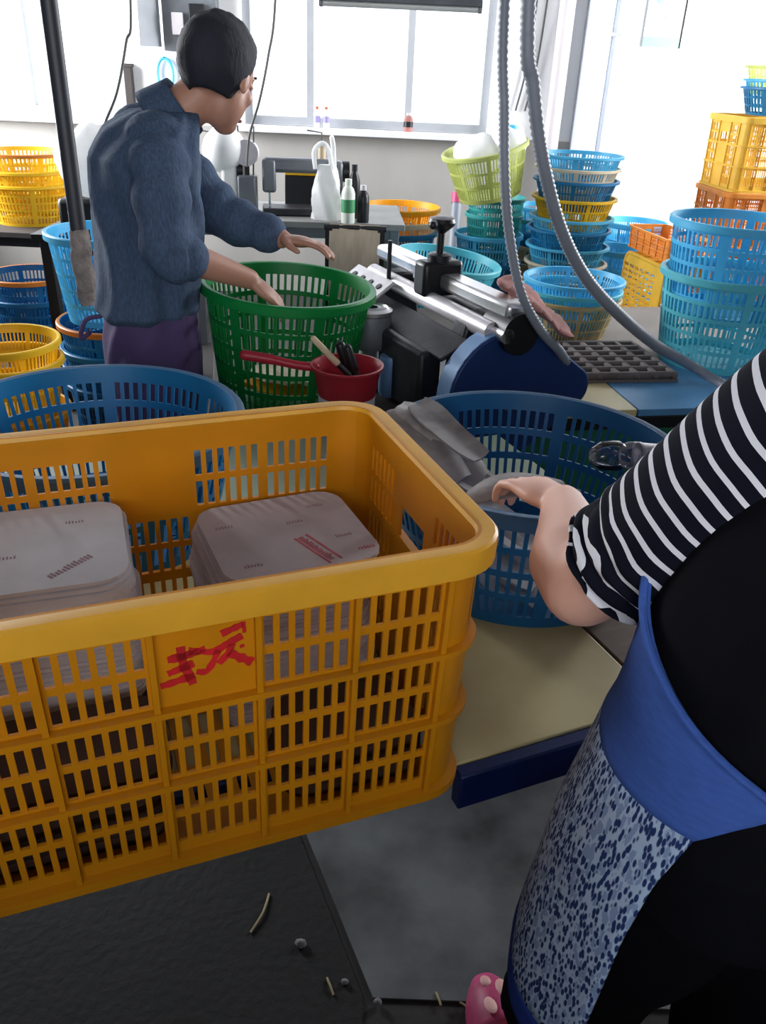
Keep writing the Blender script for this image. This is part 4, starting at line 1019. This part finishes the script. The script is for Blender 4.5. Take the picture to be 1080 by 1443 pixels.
for sh, el, wr in ((rsh, relb, rwr), (lsh, lelb, lwr)):
    b.tube([ml_(sh), ml_(Vector(sh).lerp(Vector(el), .5)), ml_(el)], [.046, .043, .037], 14, round_ends=True)
    b.tube([ml_(el), ml_(Vector(el).lerp(Vector(wr), .35)), ml_(wr)], [.038, .039, .026], 14, round_ends=True)
hand(b, ml_(rwr), Vector((.70, .30, -.62)), (.5, -.1, .8), 1, .45)
hand(b, ml_(lwr), Vector((.95, -.22, -.05)), (0.1, .1, 1), -1, .35)
for s in (-1, 1):
    off = RZ(MYW) @ Vector((0, s * .085, 0))
    b.tube([off + Vector((.02, -.005, .84)), off + Vector((.02, 0, .45)), off + Vector((0, 0, .09))], [.066, .052, .036], 14, round_ends=True)
    b.ell(off + RZ(MYW) @ Vector((.06, 0, .045)), (.12, .042, .045), RZ(MYW), 16, 8)
bo = b.obj('body', m_skinm, man); remesh(bo, .0055, 4)
face_details(P, hr, bo); hair_cap(P, hr, hc, man)
# shirt: torso with sleeves, collar
sh_keys = [((-.66, 2.215, .885), .118, .165, MYW), ((-.665, 2.215, .905), .138, .188, MYW), ((-.655, 2.215, .97), .132, .185, MYW), ((-.645, 2.215, 1.06), .128, .185, MYW), ((-.635, 2.215, 1.17), .132, .195, MYW), ((-.625, 2.215, 1.27), .128, .195, MYW), ((-.605, 2.215, 1.335), .10, .17, MYW), ((-.575, 2.215, 1.375), .07, .085, MYW)]
sb_ = MB(); sb_.loft(cloth_loft([(ml_(c), a, q, y) for c, a, q, y in interp(sh_keys, 40)], 64, .024, 8, 3, .0075))
def sleeve_blob(mb, pts, rads, seed):
    P_ = spline(pts, 8); n = len(P_); rs = []
    for i in range(n):
        t = i / (n - 1) * (len(rads) - 1); k = min(int(t), len(rads) - 2); rs.append(rads[k] + (rads[k + 1] - rads[k]) * (t - k) + .005 * math.sin(i * 1.3 + seed))
    mb.tube(P_, rs, 18, round_ends=True)
sleeve_blob(sb_, [ml_((-.57, 2.11, 1.30)), ml_((-.55, 2.04, 1.23)), ml_(relb), ml_((-.50, 2.025, 1.068))], [.078, .068, .060, .054], 1)
sleeve_blob(sb_, [ml_((-.66, 2.32, 1.30)), ml_((-.57, 2.36, 1.21)), ml_(lelb), ml_((-.345, 2.315, 1.08))], [.08, .074, .066, .048], 2)
so = sb_.obj('shirt', m_shirt, man); remesh(so, .0055, 3)
cb = MB(); R_ = []; n0 = ml_((-.60, 2.214, 1.338)); n1 = ml_((-.515, 2.222, 1.398)); ax = (n1 - n0).normalized(); sx = ax.cross(Vector((0, 0, 1))).normalized(); sy = sx.cross(ax)
for i in range(6):
    t = i / 5; c_ = n0.lerp(n1, .12 + .75 * t); r_ = .079 - .016 * t
    R_.append([c_ + (sx * math.cos(q) + sy * math.sin(q)) * (r_ + .004 * math.sin(3 * q)) for q in [2 * PI * k / 32 for k in range(32)]])
co = cb.loft(R_, True, False).obj('collar', m_shirt, so); sd = co.modifiers.new('thick', 'SOLIDIFY'); sd.thickness = .006
# rolled cuff on the bare arm
MB().tube([ml_((-.515, 2.015, 1.074)), ml_((-.475, 2.045, 1.054))], [.052, .05], 20).obj('rolled_cuff', m_shirt, so, bevel=.008)
tr_keys = [((-.655, 2.215, .40), .12, .18, MYW), ((-.655, 2.215, .60), .13, .19, MYW), ((-.655, 2.215, .75), .128, .185, MYW), ((-.652, 2.215, .86), .118, .17, MYW), ((-.65, 2.215, .93), .118, .168, MYW)]
MB().loft(cloth_loft([(ml_(c), a, q, y) for c, a, q, y in interp(tr_keys, 24)], 60, .012, 9, 7, .006)).obj('apron_skirt', m_purple, man, label='purple wrap apron')
tm = MB()
for s in (-1, 1):
    off = RZ(MYW) @ Vector((0, s * .088, 0))
    tm.tube([off + Vector((0, -.005, .80)), off + Vector((0, 0, .45)), off + Vector((0, 0, .085))], [.074, .074, .07], 20)
tm.obj('trousers', m_denim, man)
MB().tube(spline([ml_((-.745, 2.10, .895)), ml_((-.785, 2.09, .885)), ml_((-.80, 2.08, .84)), ml_((-.77, 2.07, .86))], 6), .006, 8).obj('apron_string', m_purple, man)

# ---- the woman with striped sleeves
wo = Vector((.41, .60, 0))
WF = Vector((-.5, .866, 0)); WL = Vector((-.866, -.5, 0)); WYW = math.atan2(WF.y, WF.x)
wom = thing('person', 'woman in a striped top, black vest and blue print apron reaching into the blue basket', 'person', wo)
def wl_(p): return Vector(p) - wo
lsh, lelb, lwr = Vector((.375, .665, 1.255)), Vector((.222, .765, 1.005)), Vector((.238, .975, .992))
rsh, relb, rwr = Vector((.60, .78, 1.285)), Vector((.70, .93, 1.06)), Vector((.64, 1.13, .985))
b = MB()
P, hr = head(b, wl_((.455, .79, 1.50)), R(125), R(22), .97)
b.tube([wl_((.485, .70, 1.30)), wl_((.465, .755, 1.42))], [.055, .05], 14, round_ends=True)
b.ell(wl_((.475, .68, 1.20)), (.10, .15, .16), RZ(WYW), 20, 12); b.ell(wl_((.44, .64, .98)), (.10, .13, .16), RZ(WYW), 20, 12); b.ell(wl_((.42, .61, .82)), (.115, .155, .12), RZ(WYW), 20, 12)
b.tube([wl_(lsh), wl_(lsh.lerp(lelb, .5)), wl_(lelb)], [.056, .052, .046], 16, round_ends=True)
b.tube([wl_(lelb), wl_(lelb.lerp(lwr, .28) + Vector((-.006, 0, -.003))), wl_(lelb.lerp(lwr, .7)), wl_(lwr)], [.046, .049, .038, .029], 18, round_ends=True)
b.tube([wl_(rsh), wl_(rsh.lerp(relb, .5)), wl_(relb)], [.056, .05, .043], 16, round_ends=True)
b.tube([wl_(relb), wl_(relb.lerp(rwr, .3)), wl_(rwr)], [.043, .042, .027], 16, round_ends=True)
hand(b, wl_(lwr), Vector((-.42, .85, -.05)), (.05, .1, 1), -1, .7, .98)
hand(b, wl_(rwr), Vector((-.75, .35, -.1)), (.1, .2, 1), 1, .6, .95)
lk, la = Vector((.315, .70, .47)), Vector((.258, .745, .085))
rk, ra = Vector((.50, .66, .47)), Vector((.53, .62, .085))
lh, rh = Vector((.365, .595, .80)), Vector((.46, .65, .80))
for h_, k_, a_ in ((lh, lk, la), (rh, rk, ra)):
    b.tube([wl_(h_), wl_(h_.lerp(k_, .5)), wl_(k_), wl_(k_.lerp(a_, .35)), wl_(a_)], [.085, .07, .054, .052, .034], 16, round_ends=True)
for a_, d_ in ((la, Vector((-.18, .98, 0)).normalized()), (ra, Vector((-.4, .9, 0)).normalized())):
    yw = math.atan2(d_.y, d_.x)
    b.ell(wl_(a_ + d_ * .06 + Vector((0, 0, -.04))), (.105, .038, .03), RZ(yw), 16, 10)
    for j in range(5):
        s0 = Vector((-d_.y, d_.x, 0)) * (.026 - .013 * j) * -1
        b.tube([wl_(a_ + d_ * .11 + s0 * 1.0 + Vector((0, 0, -.05))), wl_(a_ + d_ * (.150 - .006 * j) + s0 * .95 + Vector((0, 0, -.056)))], [.0115 - .0008 * j, .010 - .0008 * j], 8, round_ends=True)
bo = b.obj('body', m_skin, wom); remesh(bo, .0045, 3)
face_details(P, hr, bo, .97); hair_cap(P, hr, None, wom, .97, -.09, .05)
MB().ell(P(-.125, 0, .0), (.045, .05, .05), hr, 16, 10).obj('hair_bun', m_hair, wom)
# black vest and trousers
v_keys = [((.395, .605, .80), .128, .160, WYW), ((.395, .615, .88), .132, .162, WYW), ((.402, .632, .97), .126, .156, WYW), ((.415, .65, 1.06), .128, .156, WYW), ((.435, .665, 1.14), .128, .158, WYW), ((.46, .68, 1.23), .124, .16, WYW), ((.475, .695, 1.29), .10, .145, WYW), ((.48, .705, 1.335), .07, .085, WYW)]
MB().loft(cloth_loft([(wl_(c), a, q, y) for c, a, q, y in interp(v_keys, 34)], 48, .008, 9, 1)).obj('vest', m_vest, wom, label='black vest')
tm = MB()
for h_, k_, a_ in ((lh, lk, la), (rh, rk, ra)):
    tm.tube(spline([wl_(h_ + Vector((0, 0, .06))), wl_(h_.lerp(k_, .5)), wl_(k_), wl_(k_.lerp(a_, .45))], 6), [.09] * 4 + [.092] * 5 + [.09] * 5 + [.09] * 5, 22, round_ends=False)
tm.ell(wl_((.40, .605, .82)), (.125, .155, .12), RZ(WYW), 24, 14)
to = tm.obj('trousers', m_vest, wom, label='black cropped trousers'); remesh(to, .008, 4)
# striped sleeves: tubes whose second UV coordinate is the length along the arm
def striped_sleeve(path, rads, name, parent, fold_from, seed):
    P_ = spline(path, 26); n = len(P_); seg = 56; mb = MB(); uv = []; L = [0]
    for i in range(1, n): L.append(L[-1] + (P_[i] - P_[i - 1]).length)
    T = [(P_[min(i + 1, n - 1)] - P_[max(i - 1, 0)]).normalized() for i in range(n)]
    u = T[0].cross(Vector((0, 0, 1))).normalized(); rings = []
    for i in range(n):
        u = (u - T[i] * u.dot(T[i])).normalized(); w = T[i].cross(u); t = i / (n - 1)
        k = min(int(t * (len(rads) - 1)), len(rads) - 2); r0 = rads[k] + (rads[k + 1] - rads[k]) * (t * (len(rads) - 1) - k)
        fo = max(0, (t - fold_from) / (1 - fold_from)); ring = []
        for j in range(seg):
            a = 2 * PI * j / seg; up = math.cos(a - 1.9)
            nn = noise.noise(Vector((math.cos(a) * 1.3, math.sin(a) * 1.3, t * 9 + seed)))
            n2 = noise.noise(Vector((math.cos(a) * 2.2 + 4, math.sin(a) * 2.2, t * 4 + seed)))
            dr = fo * (.006 * math.sin(t * 60 + 2.2 * math.sin(a) + 4 * nn) + .005 * nn) + .002 * n2
            ring.append(P_[i] + (u * math.cos(a) + w * math.sin(a)) * (r0 + dr))
            stretch = L[i] + fo * (.018 * nn + .012 * n2) - fo * fo * .03 * (.5 + .5 * math.sin(a + 1)) + .004 * n2
            uv.append((a * .06, stretch))
        rings.append(ring)
    mb.loft(rings, True, False); mb.uv = uv
    o = mb.obj(name, m_stripe, parent, ang=180); s = o.modifiers.new('thick', 'SOLIDIFY'); s.thickness = .003; s.offset = 0; return o
striped_sleeve([wl_((.43, .645, 1.30)), wl_((.385, .655, 1.262)), wl_((.338, .688, 1.185)), wl_((.288, .722, 1.10)), wl_((.262, .740, 1.062)), wl_((.246, .752, 1.038))], [.07, .082, .079, .073, .066, .060], 'sleeve', wom, .55, 2.0)
striped_sleeve([wl_((.57, .755, 1.325)), wl_((.60, .78, 1.285)), wl_((.65, .86, 1.17)), wl_((.70, .93, 1.075)), wl_((.69, .97, 1.045))], [.07, .085, .08, .068, .06], 'sleeve', wom, .6, 5.0)
# apron: wraps the front and the left hip, ties at the back
def apron_surface(rows, ns, umin=None):
    mb = MB(); uv = []; rings = []
    for z, cx, cy, a, bb, tl, tr in rows:
        ring = []
        for k in range(ns + 1):
            th = R(-tr + (tl + tr) * k / ns)
            rad = 1.0 + .018 * math.sin(7 * th + z * 9) * max(0, min(1, (.85 - z) * 4))
            p = Vector((cx, cy, z)) + WF * (a * rad * math.cos(th)) + WL * (bb * rad * math.sin(th)); ring.append(p - wo); uv.append((th * .17, z))
        rings.append(ring)
    mb.loft(rings, False, False); mb.uv = uv; return mb
AP = [(1.12,.412,.655,.142,.172,36),(1.06,.412,.650,.142,.170,58),(1.03,.410,.645,.141,.170,84),(1.005,.406,.640,.141,.170,106),(.985,.402,.634,.142,.171,126),(.972,.400,.630,.143,.172,133),(.95,.396,.624,.146,.174,120),(.93,.392,.620,.150,.178,111),(.87,.384,.614,.158,.182,105),(.80,.374,.61,.168,.185,103),(.72,.368,.608,.174,.187,102),(.64,.362,.608,.18,.188,101),(.60,.360,.608,.182,.189,100),(.565,.358,.608,.182,.19,99)]
AP = [r + (min(r[5], 105),) for r in AP]
def arow(z):
    for A, B in zip(AP[:-1], AP[1:]):
        if A[0] >= z >= B[0]:
            f = (A[0] - z) / (A[0] - B[0]); return (z,) + tuple(A[i] + (B[i] - A[i]) * f for i in range(1, 7))
def apron_part(name, z0, z1, n, mat, off, lab, par):
    rows = [arow(z0 + (z1 - z0) * i / n) for i in range(n + 1)]
    o = apron_surface(rows, 60).obj(name, mat, par, ang=180, label=lab); s = o.modifiers.new('thick', 'SOLIDIFY'); s.thickness = .004; s.offset = 1; return o
ap = apron_part('apron', 1.12, .93, 26, m_apron, 0, 'royal blue apron top', wom)
apron_part('apron_skirt', .93, .60, 26, m_apron_d, 0, 'pale blue apron skirt with dark dabs', ap)
apron_part('apron_hem', .60, .565, 4, m_navyc, 0, 'dark blue apron hem', ap)
def edge_pt(z, side, out=.003):
    r = arow(z); th = R(r[5]) if side > 0 else R(-r[6])
    return Vector((r[1], r[2], r[0])) + (WF * (r[3] + out) * math.cos(th) + WL * (r[4] + out) * math.sin(th)) - wo
for s in (1, -1): MB().tube([edge_pt(1.119 - .145 * i / 30, s) for i in range(31)], .004, 8).obj('edge_piping', m_apron, ap)
MB().tube(spline([edge_pt(.973, 1), edge_pt(.973, 1) + Vector((.06, -.01, 0)), wl_((.52, .57, .972)), edge_pt(.973, -1)], 8), .006, 8).obj('apron_string', m_apron, ap)
MB().tube(spline([edge_pt(1.12, 1), wl_((.40, .76, 1.30)), wl_((.47, .64, 1.40)), wl_((.52, .80, 1.30)), edge_pt(1.12, -1)], 8), .007, 8).obj('neck_strap', m_apron, ap)
# pink slippers
for a_, d_, lab in ((la, Vector((-.18, .98, 0)).normalized(), 'pink'), (ra, Vector((-.4, .9, 0)).normalized(), 'pink')):
    yw = math.atan2(d_.y, d_.x); base = wl_(a_ + d_ * .065 + Vector((0, 0, -.085)))
    poly = [(.125 * math.cos(q) * (1 if math.cos(q) > 0 else .95), .047 * math.sin(q) * (1 + .12 * math.cos(q))) for q in [2 * PI * k / 32 for k in range(32)]]
    sl = MB().prism(poly, 0.006, .024).obj('slipper', m_pink, wom, bevel=.004, label='pink rubber slipper'); sl.location = base; sl.rotation_euler = (0, 0, yw)
    mb = MB(); rg = []
    for i in range(9):
        x = .012 + .116 * i / 8; hh = .072 - .045 * (i / 8) ** 3; ww = .052 - .030 * (i / 8) ** 3
        rg.append([Vector((x, ww * math.cos(PI * k / 14), .02 + hh * max(0, math.sin(PI * k / 14)) ** .8)) for k in range(15)])
    mb.loft(rg, False, False); up_ = mb.obj('slipper_upper', m_pink, sl); s = up_.modifiers.new('thick', 'SOLIDIFY'); s.thickness = .005
    for x, y, rx, ry in ((.045, .016, .018, .011), (.075, -.014, .02, .012), (.095, .010, .013, .010), (.05, -.022, .012, .008)):
        zz_ = .0215 + (.072 - .045 * ((x - .012) / .116) ** 3) * max(0, 1 - (y / .05) ** 2) ** .4
        MB().ell((x, y, zz_), (rx, ry, .003), Matrix.Rotation(.25, 3, 'Y'), 12, 6).obj('flower_patch', m_pinkl, sl)
    sl.location.z = 0.0 - 0 + .0; sl.location = (base.x, base.y, .0)
# sheet held in her hand, and the tube lying on the basket rim
o = bpy.data.objects.new('leather_offcut', om[1]); C.objects.link(o); o.location = (.195, 1.09, .948); o.rotation_euler = (.1, -.2, .1); o.scale = (.7, .7, .7)
tag(o, 'white edged leather piece held in the hand of the woman with striped sleeves', 'leather')
tb = thing('steel_tube', 'steel tube with clear plastic end cap lying over the far rim of the blue basket', 'tube', (.362, 1.185, .975), R(7))
MB().tube([(.03, 0, 0), (.40, 0, -.032)], .021, 24).obj('metal_sleeve', m_steelw, tb)
MB().lathe([(.0, -.045), (.013, -.043), (.022, -.03), (.024, -.01), (.024, .0), (.019, .008), (.022, .014), (.022, .035)], 24, (0, 0, 0), False, Matrix(((0, 0, 1), (0, 1, 0), (-1, 0, 0)))).obj('clear_cap', m_clearp, tb)
